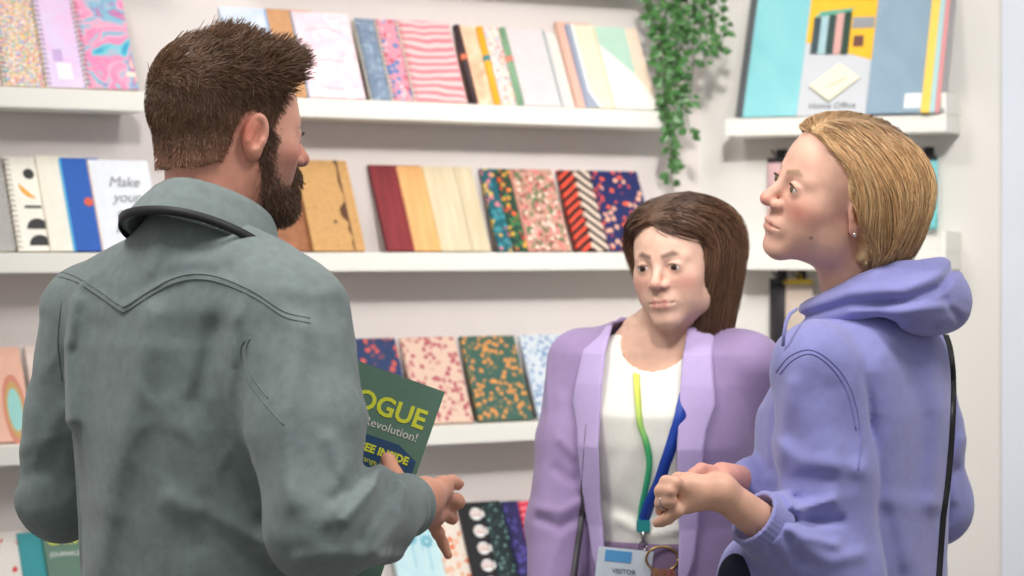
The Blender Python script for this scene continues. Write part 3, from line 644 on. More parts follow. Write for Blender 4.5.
def skin_colour(Q, base, fem=0, ruddy=.5, brow=(90, 70, 55), stub=0, lips=(190, 105, 105)):
    X = np.abs(Q[:, 0]); M = np.stack([X, Q[:, 1], Q[:, 2]], 1)
    c = np.repeat(lin(*base)[None], len(Q), 0)
    c = blend(c, np.clip(ruddy*gauss(M, (.045, .068, -.030), (.022, .03, .018)), 0, 1), lin(205, 105, 95))
    c = blend(c, np.clip(ruddy*.9*gauss(M, (0, .112, -.030), (.014, .02, .012)), 0, 1), lin(210, 115, 105))
    c = blend(c, np.clip(ruddy*gauss(M, (.080, -.010, -.004), (.010, .02, .032)), 0, 1), lin(215, 115, 95))
    on = (Q[:, 1] > .075)
    du = -chain(M.astype(f32), [(0, .0965, -.0622), (.010, .0955, -.0615), (.022, .0865, -.0655)], [.0038, .0038, .0022], .003)
    dl = -chain(M.astype(f32), [(0, .0950, -.0712), (.010, .0938, -.0704), (.021, .0865, -.0668)], [.0048, .0044, .0023], .003)
    m = np.clip((np.maximum(du, dl)+.0012)/.0016, 0, 1)*on*.8; c = blend(c, m, lin(*lips))
    db = -chain(M.astype(f32), [(.013, .093, .0190), (.030, .088, .0235), (.046, .072, .0190)], [.0036, .0032, .0016], .002)
    m = np.clip((db+.003)/.003, 0, 1)*(.75 if fem else .9); c = blend(c, m, lin(*brow))
    c = blend(c, .35*gauss(M, (.031, .090, .004), (.014, .01, .004)), lin(170, 110, 98))
    if stub > 0:
        m = np.clip((-.020-Q[:, 2]-.0)/.02, 0, 1)*np.clip((Q[:, 1]+.01)/.02, 0, 1)*np.clip((Q[:, 2]+.13)/.02, 0, 1); c = blend(c, m*stub, lin(88, 62, 50))
    return c
def add_eyes(parent, R, o, org, iris, fem=0, look=0.0, open_=1.0):
    Rm = Matrix(R.tolist()); nu, nv = 40, 20
    for sx in (-1, 1):
        vs = []; fs = []; cols = []; lash = []
        for i in range(nu+1):
            u = i/nu*2-1; az = u*.86; w = max(0, 1-u*u)
            top = (.36*w**.75+.02-.05*u*1)*open_; bot = (-.30*w-.02-.05*u)*open_
            for j in range(nv+1):
                el = bot+(top-bot)*j/nv; azz = az*sx
                a = math.hypot(azz-look, el-.02)
                r = .01535+.0004*max(0, 1-(a/.42)**2)-.0005*(abs(j/nv-.5)*2)**4-.0004*abs(u)**4
                p = Vector((math.sin(azz)*math.cos(el), math.cos(azz)*math.cos(el), math.sin(el)))
                vs.append(p*r)
                cols.append((.008, .008, .008, 1) if a < .17 else ((*(lin(*iris)*(1-.5*(a > .36))), 1) if a < .42 else (*lin(214, 204, 198), 1)))
                if j == nv: lash.append(p*(r+.0004))
        for i in range(nu):
            for j in range(nv):
                a = i*(nv+1)+j; q = (a, a+1, a+nv+2, a+nv+1); fs.append(q if sx > 0 else q[::-1])
        c = Vector(o)+Rm@Vector((sx*.031, .0765, -.002))-Vector(org)
        me = bpy.data.meshes.new('eye'); me.from_pydata([c+Rm@v for v in vs], [], fs)
        ca = me.color_attributes.new('Col', 'FLOAT_COLOR', 'POINT')
        for i, k in enumerate(cols): ca.data[i].color = k
        e = link('eye', me, m_eye, parent, True)
        mb = MB(); mb.tube([c+Rm@v for v in lash], [.0005+.0005*math.sin(math.pi*i/nu) for i in range(nu+1)], 6)
        for i in range(3, nu-1, 2):
            v = lash[i]; tip = v+v.normalized()*.0045+Vector((0, 0, .0018)); mb.tube([c+Rm@v, c+Rm@((v+tip)/2-Vector((0, 0, .0004))), c+Rm@tip], [.00030, .00025, .0001], 3)
        mb.build('eyelashes', plain((58, 40, 34), .6), e, True)
m_eye = vcol_mat('eye_surface', .22, 0, 0, 10, 0)
m_skin = vcol_mat('skin', .48, .12, .25, 900, .07, spec=.4)

def strands(roots, dirs, length, vol, offs, steps, field, rad, colf, jitter=.0, grav=0, taper=.25, lift=0):
    """hair strands that flow over a volume: vol(P) signed distance; field(P, d) new direction"""
    n = len(roots); P = roots.copy(); D = dirs.copy(); path = [P.copy()]
    st = (length/steps)[:, None]; e = 1.5e-3
    for k in range(steps):
        D = field(P, D, k/steps); D /= np.maximum(np.linalg.norm(D, axis=1), 1e-6)[:, None]
        P = P+D*st
        v = vol(P.astype(f32)); g = np.stack([vol((P+np.eye(3)[i]*e).astype(f32))-v for i in range(3)], 1)/e
        g /= np.maximum(np.linalg.norm(g, axis=1), 1e-6)[:, None]
        tgt = offs+lift*(k+1)/steps
        mv = np.where(v < tgt, tgt-v, (tgt-v)*.5*(lift == 0)); P = P+g*mv[:, None]
        path.append(P.copy())
    path = np.stack(path, 1)                     # n, K, 3
    K = path.shape[1]
    T = np.gradient(path, axis=1); T /= np.maximum(np.linalg.norm(T, axis=2), 1e-9)[..., None]
    up = np.array((.3, .5, .8)); A_ = np.cross(T, up); A_ /= np.maximum(np.linalg.norm(A_, axis=2), 1e-9)[..., None]; B_ = np.cross(T, A_)
    w = rad[:, None]*np.linspace(1, taper, K)[None]**.7
    vs = []
    for k in range(3):
        a = 2*math.pi*k/3; vs.append(path+(A_*math.cos(a)+B_*math.sin(a))*w[..., None])
    V = np.stack(vs, 2).reshape(-1, 3)           # n,K,3 -> index i*K*3+k*3+c
    i, k, c = np.meshgrid(np.arange(n), np.arange(K-1), np.arange(3), indexing='ij')
    b = i*K*3+k*3
    F = np.stack([b+c, b+(c+1) % 3, b+3+(c+1) % 3, b+3+c], -1).reshape(-1, 4)
    col = colf(path)                             # n,K,3
    C = np.repeat(col[:, :, None, :], 3, 2).reshape(-1, 3)
    return V, F, C
def join_np(parts):
    V = []; F = []; C = []; n = 0
    for v, f, c in parts: V.append(v); F.append(f+n); C.append(c); n += len(v)
    return np.concatenate(V), np.concatenate(F), np.concatenate(C)
def lofted(P, tab, c0, Rz, pw=2.2):
    """elliptic torso: tab rows (z, half width, half depth, forward shift), c0 base point, Rz frame"""
    Q = (P-np.asarray(c0, f32))@Rz.astype(f32); t = np.array(tab, f32); t = t[np.argsort(t[:, 0])]
    z = Q[:, 2]; zc = np.clip(z, t[0, 0], t[-1, 0])
    a = np.interp(zc, t[:, 0], t[:, 1]).astype(f32); b = np.interp(zc, t[:, 0], t[:, 2]).astype(f32); s = np.interp(zc, t[:, 0], t[:, 3]).astype(f32)
    x = np.abs(Q[:, 0])/a; y = np.abs(Q[:, 1]-s)/b
    r = (x**pw+y**pw+1e-9)**(1/pw); d = (r-1)*np.minimum(a, b)*np.where(r > 1, 1.0, 1.0)
    dz = np.maximum(z-t[-1, 0], t[0, 0]-z)
    return np.where(dz > 0, np.sqrt(np.maximum(d, 0)**2+np.maximum(dz, 0)**2), np.maximum(d, dz)).astype(f32)
def folds(P, strokes, dmax):
    """raised (positive) and sunken (negative) cloth folds, each along a line of points"""
    x, y = px_of(P); out = np.zeros(len(P), f32)
    for pts, w, amp in strokes:
        best = np.full(len(P), 1e9)
        L = 0
        for a, b in zip(pts[:-1], pts[1:]):
            bx, by = b[0]-a[0], b[1]-a[1]; h = np.clip(((x-a[0])*bx+(y-a[1])*by)/(bx*bx+by*by), 0, 1)
            best = np.minimum(best, np.hypot(x-a[0]-h*bx, y-a[1]-h*by))
        g = np.exp(-(best/w)**2)
        out += amp*g
    return out*(P[:, 1] < dmax)
def legs(parent, org, c, R, zhip, mat, shoe, name='trousers'):
    def fn(P):
        Q = (P-np.asarray((c[0], c[1], 0), f32))@R.astype(f32); X = np.stack([np.abs(Q[:, 0]), Q[:, 1], Q[:, 2]], 1)
        d = ell(Q, (0, -.01, zhip-.06), (.175, .125, .15))
        d = smin(d, chain(X, [(.085, 0, zhip-.12), (.095, .01, .50), (.10, -.01, .09)], [.092, .066, .056], .03), .05)
        return smax(d, -(Q[:, 2]-.055), .004)
    v, f = mesh_sdf(fn, (c[0]-.32, c[1]-.32, .02), (c[0]+.32, c[1]+.32, zhip+.12), .011)
    np_mesh(name, v, f, mat, parent, org)
    for sx in (-1, 1):
        def fs(P):
            Q = (P-np.asarray((c[0], c[1], 0), f32))@R.astype(f32)-np.array((sx*.10, 0, 0), f32)
            d = seg(Q, (0, -.05, .045), (0, .13, .035), .043, .038); d = smin(d, seg(Q, (0, -.03, .05), (0, -.02, .11), .045), .03)
            return smax(smax(d, -Q[:, 2]+.002, .004), -(-Q[:, 2]+.11), .003)
        cc = np.array((c[0], c[1], 0))+R@np.array((sx*.10, .03, 0))
        v, f = mesh_sdf(fs, (cc[0]-.2, cc[1]-.2, -.01), (cc[0]+.2, cc[1]+.2, .15), .008)
        np_mesh('shoe', v, f, shoe, parent, org)

# ================================================================== the man
def build_man():
    A = lambda px, py, d: globals()['A'](px, py, d*1.08)
    HS = .955; hq = lambda P: ((P-H0.astype(f32))@RH.astype(f32))/f32(HS)
    C = A(205, 305, 2.86); phi = math.radians(50)
    RT = frame((math.cos(phi), math.sin(phi), 0))
    org = (C[0], C[1], 0)
    man = empty('person', org, 0, 'bearded man in a grey green denim shirt seen from behind, holding a catalogue', 'person')
    hphi = math.radians(31); RH = frame((math.cos(hphi), math.sin(hphi), 0), 0, math.radians(-4))
    H0 = A(230, 131, 2.875)
    X, Y, Z = RT[:, 0], RT[:, 1], RT[:, 2]
    sR = A(292, 318, 2.745); sL = A(90, 312, 2.985)
    eR = A(322, 528, 2.64); wR = A(404, 506, 2.84)
    eL = A(60, 498, 3.02); wL = A(330, 480, 3.05)
    # right hand
    H = lambda px, py, d: A(px, py, d)
    k_i, k_m, k_r, k_l = H(441, 483, 2.925), H(444, 497, 2.935), H(440, 511, 2.94), H(431, 522, 2.94)
    fingers = [([k_i, H(452, 482, 2.955), H(459, 484, 2.975), H(464, 488, 2.985)], [.0098, .0088, .0078, .0068]),
               ([k_m, H(457, 501, 2.965), H(464, 507, 2.985), H(468, 513, 2.990)], [.0098, .009, .0080, .0068]),
               ([k_r, H(451, 517, 2.970), H(460, 525, 2.985), H(465, 534, 2.985)], [.0095, .0085, .0075, .0066]),
               ([k_l, H(438, 533, 2.960), H(443, 543, 2.970), H(448, 555, 2.970)], [.0090, .0080, .0070, .0062])]
    thumb = ([H(419, 497, 2.875), H(403, 489, 2.905), H(393, 476, 2.93), H(388, 460, 2.945)], [.017, .0150, .0130, .0105])
    # left hand gripping the catalogue from behind
    lf = [([H(352+i*4, 492+i*11, 3.03-i*.004), H(368+i*3, 488+i*11, 3.045), H(382+i*3, 487+i*11, 3.04), H(390+i*3, 488+i*11, 3.03)], [.0095, .0088, .0078, .0066]) for i in range(4)]
    def body(P):
        Q = hq(P)
        d = head_sdf(Q)*f32(HS)
        neck = seg(P, H0+RH@np.array((0, -.026, -.05)), C+Z*.02-Y*.0+X*.014, .054, .060)
        d = smin(d, neck, .03)
        d = smin(d, seg(P, H0+RH@np.array((0, -.022, -.02)), C+Z*.03-Y*.01+X*.01, .043, .048), .03)
        t = lofted(P, [(-.62, .155, .100, 0), (-.30, .150, .095, 0), (-.08, .165, .095, 0), (.0, .13, .07, 0), (.05, .07, .055, 0)], C, RT)
        d = smin(d, t, .05)
        d = smin(d, chain(P, [sR, eR, wR], [.05, .042, .030], .02), .03)
        d = smin(d, chain(P, [sL, eL, wL], [.05, .042, .029], .02), .03)
        palm = chain(P, [wR, (k_i*.5+k_m*.5)*.5+wR*.5, k_i*.5+k_m*.5], [.026, .023, .015], .02)
        palm = smin(palm, seg(P, wR, k_r*.5+k_l*.5, .024, .014), .02)
        for p, r in fingers: palm = smin(palm, chain(P, p, r, .006), .007)
        palm = smin(palm, chain(P, thumb[0], thumb[1], .006), .012)
        d = smin(d, palm, .012)
        pl_ = chain(P, [wL, (lf[1][0][0]+lf[2][0][0])/2], [.026, .022], .02)
        for p, r in lf: pl_ = smin(pl_, chain(P, p, r, .006), .006)
        return smin(d, pl_, .012)
    v, f = mesh_sdf(body, (-.66, 2.5, 1.05), (.0, 3.2, 1.86), .0026)
    Q = (v-H0)@RH/HS
    col = skin_colour(Q, (222, 164, 142), 0, .75, (70, 52, 42), .5)
    hd = np.clip((v[:, 0]-(-.20))/.04, 0, 1)*(v[:, 2] < 1.46); col = blend(col, hd*.8, lin(208, 148, 122))
    nk = ((Q[:, 2] < -.03)*(Q[:, 1] < .03)*(hd < .1)).astype(float); col = blend(col, nk*.35, lin(214, 136, 112))
    np_mesh('body', v, f, m_skin, man, org, col)
    add_eyes(man, RH*HS, H0, org, (70, 90, 100))
    def skull(P):
        d = head_sdf_noear(hq(P))*f32(HS)
        d = smin(d, seg(P, H0+RH@np.array((0, -.026, -.05)), C+Z*.02-Y*.0+X*.014, .054, .060), .03)
        return smin(d, seg(P, H0+RH@np.array((0, -.022, -.02)), C+Z*.03-Y*.01+X*.01, .043, .048), .03)
    def top_t(Q):   # hair thickness
        t = .003+.009*np.clip((Q[:, 2]-.035)/.06, 0, 1)+.006*np.clip((Q[:, 1]-.03)/.05, 0, 1)*np.clip((Q[:, 2]-.05)/.03, 0, 1)
        return t+.003*np.clip((-Q[:, 1]-.04)/.05, 0, 1)*np.clip((Q[:, 2]+.01)/.04, 0, 1)
    def region(Q):  # negative inside the hair area
        X_ = np.abs(Q[:, 0])
        hl = np.interp(Q[:, 1], [-.12, -.07, -.035, -.018, .0, .018, .035, .052, .070, .12], [-.062, -.058, -.048, .012, .024, -.012, .006, .048, .070, .078]).astype(f32)
        return hl-Q[:, 2]+(.0055*cheap_noise(Q, 300, 33)).astype(f32)
    def cap(P):
        Q = hq(P)
        d = skull(P)-top_t(Q).astype(f32)*np.clip(-region(Q)/.035, 0, 1)-.0003
        d = d-.0016*cheap_noise(Q*np.array((1, .5, .7), f32), 260, 3)
        return smax(d, region(Q), .006)
    v2, f2 = mesh_sdf(cap, H0-.14, H0+.15, .0028)
    Q2 = (v2-H0)@RH/HS
    def hc(Q):
        k = np.clip((Q[:, 2]+.065)/.09, 0, 1)*.8+.2
        n = .5+.5*cheap_noise(Q.astype(f32), 320, 5)
        base = lin(150, 112, 88)[None]*(1-k[:, None])+lin(100, 74, 54)[None]*k[:, None]
        fd = np.clip(1+region(Q)/.04, 0, 1)*np.clip((.03-Q[:, 2])/.03, 0, 1)*.38
        return (base*(.75+.5*n[:, None]))*(1-fd[:, None])+lin(168, 116, 94)[None]*fd[:, None]
    parts = [(v2, f2, hc(Q2))]
    tri = rng.integers(0, len(f2), 16000); w = rng.random((16000, 1)); q4 = f2[tri]
    rt = v2[q4[:, 0]]*w+v2[q4[:, 2]]*(1-w); Qr = (rt-H0)@RH/HS
    keep = (skull(rt.astype(f32)) > .0002)
    rt = rt[keep]; Qr = Qr[keep]; n = len(rt)
    topk = np.clip((Qr[:, 2]-.02)/.07, 0, 1); front = np.clip((Qr[:, 1]-.02)/.06, 0, 1)
    ln = .006+.013*topk+.014*topk*front+rng.random(n)*.006*topk
    vol = lambda P: skull(P)-top_t(hq(P)).astype(f32)*.9*np.clip(-region(hq(P))/.035, 0, 1)
    # comb: top goes forward and sideways, back and sides go down
    cl = rng.normal(size=(n, 3))*.28
    clump = np.stack([cheap_noise(Qr.astype(f32), 90, s) for s in (1, 2, 3)], 1)*.9
    down = np.array((0, .25, -1.)); fwd = np.array((.35, 1, .15))
    comb = down[None]*(1-topk[:, None])+fwd[None]*topk[:, None]+clump*(.4+.6*topk[:, None])+cl+np.stack([0*topk, 0*topk, topk*(.35+.5*front)], 1)
    D0 = comb@RH.T
    g0 = 0
    def field(P, D, t): return D*.9+D0*.3+np.array((0, 0, 0))
    def colf(path):
        Qp = ((path.reshape(-1, 3)-H0)@RH/HS); c = hc(Qp).reshape(path.shape); r = .8+.65*rng.random((len(path), 1, 1)); gold = (rng.random((len(path), 1, 1)) < .2)
        return c*r*(1+gold*.5)
    parts.append(strands(rt, D0, ln, vol, np.full(n, .0004), 4, field, np.where(topk > .4, .00075, .00045), colf, lift=.0045))
    V, F_, Cc = join_np(parts)
    np_mesh('hair', V, F_, m_hair, man, org, Cc)
    # beard
    def breg(Q):
        up = np.interp(Q[:, 1], [-.01, .004, .022, .034, .055, .075, .10], [.0, .012, .012, -.018, -.046, -.048, -.048]).astype(f32)
        a = Q[:, 2]-up; lo = -(Q[:, 2]+.122); bk = -(Q[:, 1]-.004+.35*(Q[:, 2]+.02))
        X_ = np.abs(Q[:, 0]); mouth = -(np.hypot(X_/.026, (Q[:, 2]+.0665)/.010)-1)*.01
        return np.maximum(np.maximum(a, lo), np.maximum(bk, np.where(Q[:, 1] > .07, mouth, -1)))
    def bth(Q): return .0015+.005*np.clip((-.03-Q[:, 2])/.07, 0, 1)
    def beard(P):
        Q = hq(P); r = breg(Q).astype(f32)
        d = skull(P)-bth(Q).astype(f32)*np.clip(-r/.016, 0, 1)-.0003-.0012*cheap_noise(Q, 420, 8)
        return smax(d, r, .004)
    v3, f3 = mesh_sdf(beard, H0-.15, H0+.14, .0028); Q3 = (v3-H0)@RH/HS
    def bc(Q):
        n = .5+.5*cheap_noise(Q.astype(f32), 380, 9); return (lin(130, 98, 76)[None]*(1-n[:, None])+lin(92, 68, 54)[None]*n[:, None])
    tri = rng.integers(0, len(f3), 9000); q4 = f3[tri]; w = rng.random((9000, 1)); rt = v3[q4[:, 0]]*w+v3[q4[:, 2]]*(1-w)
    Qr = (rt-H0)@RH/HS; n = len(rt); vol2 = lambda P: skull(P)-bth(hq(P)).astype(f32)
    D1 = (np.array((0, .35, -1.))[None]+rng.normal(size=(n, 3))*.35)@RH.T
    def colb(path):
        c = bc(((path.reshape(-1, 3)-H0)@RH/HS)).reshape(path.shape); g = rng.random((len(path), 1, 1)); return c*(.7+.6*rng.random((len(path), 1, 1)))+(g < .16)*.16
    sb = strands(rt, D1, .007+.006*rng.random(n), vol2, np.full(n, .0002), 3, lambda P, D, t: D, np.full(n, .0005), colb, lift=.003)
    V, F_, Cc = join_np([(v3, f3, bc(Q3)), sb]); np_mesh('beard', V, F_, m_hair, man, org, Cc)
    # shirt
    m_shirt = cloth((112, 125, 124), 'denim_shirt', .8, 1100, .16, .35, .15)
    tab = [(-.66, .190, .128, .0), (-.55, .190, .128, .0), (-.40, .182, .124, 0), (-.28, .188, .124, -.004), (-.15, .200, .124, -.01), (-.05, .196, .112, -.014), (.0, .182, .100, -.014), (.03, .168, .090, -.014), (.06, .138, .078, -.012), (.085, .108, .074, -.006), (.105, .084, .066, 0), (.115, .070, .060, 0)]
    strokes = [(((122, 308), (160, 285), (190, 276), (225, 280), (256, 292)), 4, .0016), (((57, 274), (90, 288), (122, 308)), 4, .0016),
               (((150, 315), (135, 400), (108, 500)), 16, .005), (((110, 520), (95, 576)), 14, .004), (((100, 330), (92, 430), (85, 576)), 12, -.003),
               (((215, 330), (200, 400), (230, 470), (262, 520)), 14, -.006), (((240, 320), (228, 370), (255, 440), (300, 520)), 12, .006), (((180, 340), (165, 430), (190, 540)), 22, -.004),
               (((256, 300), (238, 330), (250, 380)), 7, -.004), (((170, 500), (250, 540), (300, 560)), 12, .004), (((205, 520), (280, 570)), 9, -.003), (((250, 230), (215, 260), (180, 262)), 12, .003),
               (((160, 235), (150, 270)), 9, .003), (((75, 300), (66, 350), (70, 420)), 8, .005)]
    arms = [(((300, 330), (285, 420), (290, 500)), 14, .006), (((335, 500), (360, 470), (372, 430)), 7, -.006), (((345, 520), (375, 485), (380, 470)), 6, .006), (((360, 540), (385, 500), (392, 480)), 5, -.004),
            (((375, 550), (400, 520), (403, 490)), 5, .003), (((300, 560), (350, 555), (400, 560)), 9, .004), (((18, 450), (45, 440), (64, 410)), 9, .003), (((20, 480), (45, 470), (64, 440)), 9, -.003), (((40, 320), (34, 380), (50, 430)), 8, -.004),
            (((330, 440), (345, 480), (330, 520)), 8, .004)]
    def torso(P):
        t = lofted(P, tab, C, RT)
        t = smin(t, seg(P, C-Z*.01+X*.004, C+Z*.05-Y*.002+X*.010, .100, .096), .03)
        return smin(t, seg(P, sL*.75+C*.25+Z*.01, sR*.75+C*.25+Z*.01, .068), .05)
    def shirt(P):
        d = torso(P)
        ra = chain(P, [sR, sR*.45+eR*.55, eR, eR*.4+wR*.6, wR-(wR-eR)*.06], [.074, .070, .064, .052, .0385], .02)
        la = chain(P, [sL, sL*.45+eL*.55, eL, eL*.5+wL*.5, wL], [.068, .062, .058, .050, .038], .02)
        nz = (.0016*cheap_noise(P, 34, 2)).astype(f32)+wrinkle(P, 17, 31, (1, 1, .28), .0040)+wrinkle(P, 40, 77, (.9, .9, .6), .0020)
        ra = ra-1.6*folds(P, arms, 9)-nz*1.6; la = la-folds(P, arms, 9)-nz*1.6
        d = d-1.7*folds(P, strokes, C[1]+.02)-nz
        d = smin(d, ra, .022); d = smin(d, la, .022)
        # cuff end opening
        u = (wR-eR)/np.linalg.norm(wR-eR); h = (P-wR.astype(f32))@u.astype(f32)
        d = smax(d, np.where(L3(P-wR.astype(f32)) < .09, h+.004, -1).astype(f32), .003)
        cyl = seg(P, wR-u*.022, wR+u*.05, .0335); d = smax(d, -cyl, .002)
        # neck opening
        nb = C+Z*.10+X*.012; d = smax(d, -seg(P, nb+Z*.105, nb+Z*.3, .066), .004)
        cq = C+Z*.103-Y*.004+X*.013; Rq = RT@np.array(Matrix.Rotation(math.radians(-24), 3, 'X')); hq_ = (P-cq.astype(f32))@Rq[:, 2].astype(f32)
        d = smax(d, np.where(L3(P-cq.astype(f32)) < .15, hq_+.008, -1).astype(f32), .004)
        hem = -(P[:, 2]-.86); return smax(d, hem.astype(f32), .004)
    v, f = mesh_sdf(shirt, (-.72, 2.48, .84), (.02, 3.22, 1.62), .0038)
    sh = np_mesh('shirt', v, f, m_shirt, man, org); bv = bvh_of(v, f)
    # cuff band
    u = (wR-eR)/np.linalg.norm(wR-eR)
    # collar: a stand with a turned down fall
    def collar(P):
        c = C+Z*.103-Y*.004+X*.013; tilt = np.array(Matrix.Rotation(math.radians(-24), 3, 'X')); Rc = RT@tilt
        Q = (P-c.astype(f32))@Rc.astype(f32)
        rr = np.interp(Q[:, 2], [-.035, .0, .022, .030], [.101, .088, .077, .070]).astype(f32)
        r = np.hypot(Q[:, 0], Q[:, 1]/1.06)
        wave = .0015*np.sin(Q[:, 0]*60).astype(f32)
        d = np.abs(r-rr-wave)-.0030
        bot = np.where(Q[:, 1] > .03, -.045, -.032).astype(f32)
        d = np.maximum(d, np.maximum(Q[:, 2]-.030, bot-Q[:, 2]))
        gap = np.where(Q[:, 1] > .02, .016-np.abs(Q[:, 0]), -1).astype(f32)
        return smax(d.astype(f32), gap, .003)-.0012
    vc, fc = mesh_sdf(collar, C-.18, C+.22, .0028); np_mesh('collar', vc, fc, m_shirt, man, org)
    # seams
    mb = MB(); o3 = Vector(org)
    for off in (0, 5):
        for pts in (((55, 271+off), (75, 276+off), (98, 290+off), (120, 305+off), (128, 305+off), (150, 291+off), (172, 279+off), (195, 274+off), (222, 278+off), (256, 293+off), (285, 312+off), (310, 318+off)),):
            q, _ = drape(bv, pts, .0003, 4)
            if len(q) > 2: mb.tube([p-o3 for p in q], .0011, 5)
    for pts in (((245, 340), (240, 352), (247, 378), (262, 400), (284, 425)), ((250, 338), (246, 352), (253, 376), (268, 398)), ((62, 300), (58, 340), (62, 380))):
        q, _ = drape(bv, pts, .0003, 4)
        if len(q) > 2: mb.tube([p-o3 for p in q], .0011, 5)
    mb.build('stitched_seams', cloth((100, 113, 112), 'seam_thread'), man, True)
    # cuff
    mb = MB(); w_ = Vector(wR)-o3; uu = Vector(u)
    def cuff(P):
        h = (P-wR.astype(f32))@u.astype(f32); ax = P-wR.astype(f32)-h[:, None]*u.astype(f32); r = L3(ax)
        d = np.abs(r-.0375-.0012*np.sin(h*300))-.0022
        return smax(np.maximum(d, np.abs(h+.012)-.026).astype(f32), -1+0*h, .001)-.001
    vq, fq = mesh_sdf(cuff, wR-.08, wR+.08, .0026); np_mesh('cuff', vq, fq, m_shirt, man, org)
    legs(man, org, (C[0], C[1]), RT, .92, cloth((44, 50, 66), 'dark_jeans'), plain((92, 62, 44), .5, name='brown_leather'))
    # lanyard strap round the neck
    top = empty('neck_lanyard', (0, 0, 0), 0, 'flat black lanyard strap under the man\'s shirt collar', 'lanyard')
    top.location = tuple(C+Z*.05)
    top.location = tuple(C+Z*.10); cc_ = C+Z*.103-Y*.004+X*.013; Rc = RT@np.array(Matrix.Rotation(math.radians(-24), 3, 'X'))
    q = []
    for a in np.linspace(math.radians(158), math.radians(372), 40):
        rad = .1056+.009*max(0, min(1, (a-4.9)/1.0))+.0008*math.sin(a*5); q.append(Vector(cc_+Rc@np.array((rad*math.cos(a), rad*1.06*math.sin(a), -.031-.003*math.sin(a*2))))-top.location)
    MB().ribbon(q, [Vector((0, .12, 1))]*len(q), .0115, .0018).build('strap', plain((26, 27, 30), .6), top, True)
    return man, C, RT
def head_sdf_noear(Q):
    X = np.abs(Q[:, 0]); M = np.stack([X, Q[:, 1], Q[:, 2]], 1)
    d = ell(Q, (0, -.014, .030), (.0765, .097, .090))
    d = smin(d, ell(Q, (0, .022, .020), (.066, .072, .078)), .02)
    d = smin(d, ell(Q, (0, .036, -.030), (.058, .052, .066)), .025)
    d = smin(d, seg(M, (.052, .006, -.050), (.018, .070, -.092), .015), .03)
    d = smin(d, ell(Q, (0, .074, -.094), (.020, .018, .017)), .03)
    d = smin(d, seg(Q, (0, -.03, -.05), (0, -.05, -.16), .056), .03)
    return smin(d, ell(Q, (0, .084, -.058), (.028, .017, .020)), .014)
m_hair = vcol_mat('hair_strands', .42, 0, .1, 600, .08, spec=.35)
build_man()

# catalogue in the man's left hand
def magazine():
    c = at(445, 392, 3.24)
    t = empty('catalogue', c, 0, 'green catalogue with yellow title held by the bearded man', 'catalogue')
    t.rotation_euler = Euler((math.radians(-8), math.radians(20), math.radians(6)), 'XYZ')
    w, h = .222, .310; ed = plain((228, 228, 222), .6)
    g = m_cat
    MB().box(-w, 0, 0, .0006, -h, 0).build('front_cover', g, t)
    MB().box(-w+.001, -.001, .0006, .0045, -h+.001, -.001).build('pages', ed, t)
    MB().box(-w, 0, .0045, .0051, -h, 0).build('back_cover', g, t)
    text_on(t, 'CATALOGUE', -.012, -.058, -.0006, .036, m_yel, align='RIGHT', bold=.0009)
    text_on(t, 'Sustainable Revolution!', -.014, -.077, -.0006, .0165, plain((226, 222, 214), .5), align='RIGHT')
    MB().prism([(-.185, -.09), (-.035, -.088), (-.006, -.102), (-.006, -.2), (-.185, -.2)], -.0006, -.0001).build('blue_panel', plain((34, 72, 112), .4), t)
    text_on(t, 'SEE INSIDE', -.016, -.110, -.0010, .0145, m_yel, align='RIGHT', bold=.0006)
    for k, s_ in enumerate(('for our new range including', 'journals, notebooks', 'and planners', 'for the desk')):
        text_on(t, s_, -.018, -.124-k*.012, -.0010, .0098, m_yel, align='RIGHT')
magazine()
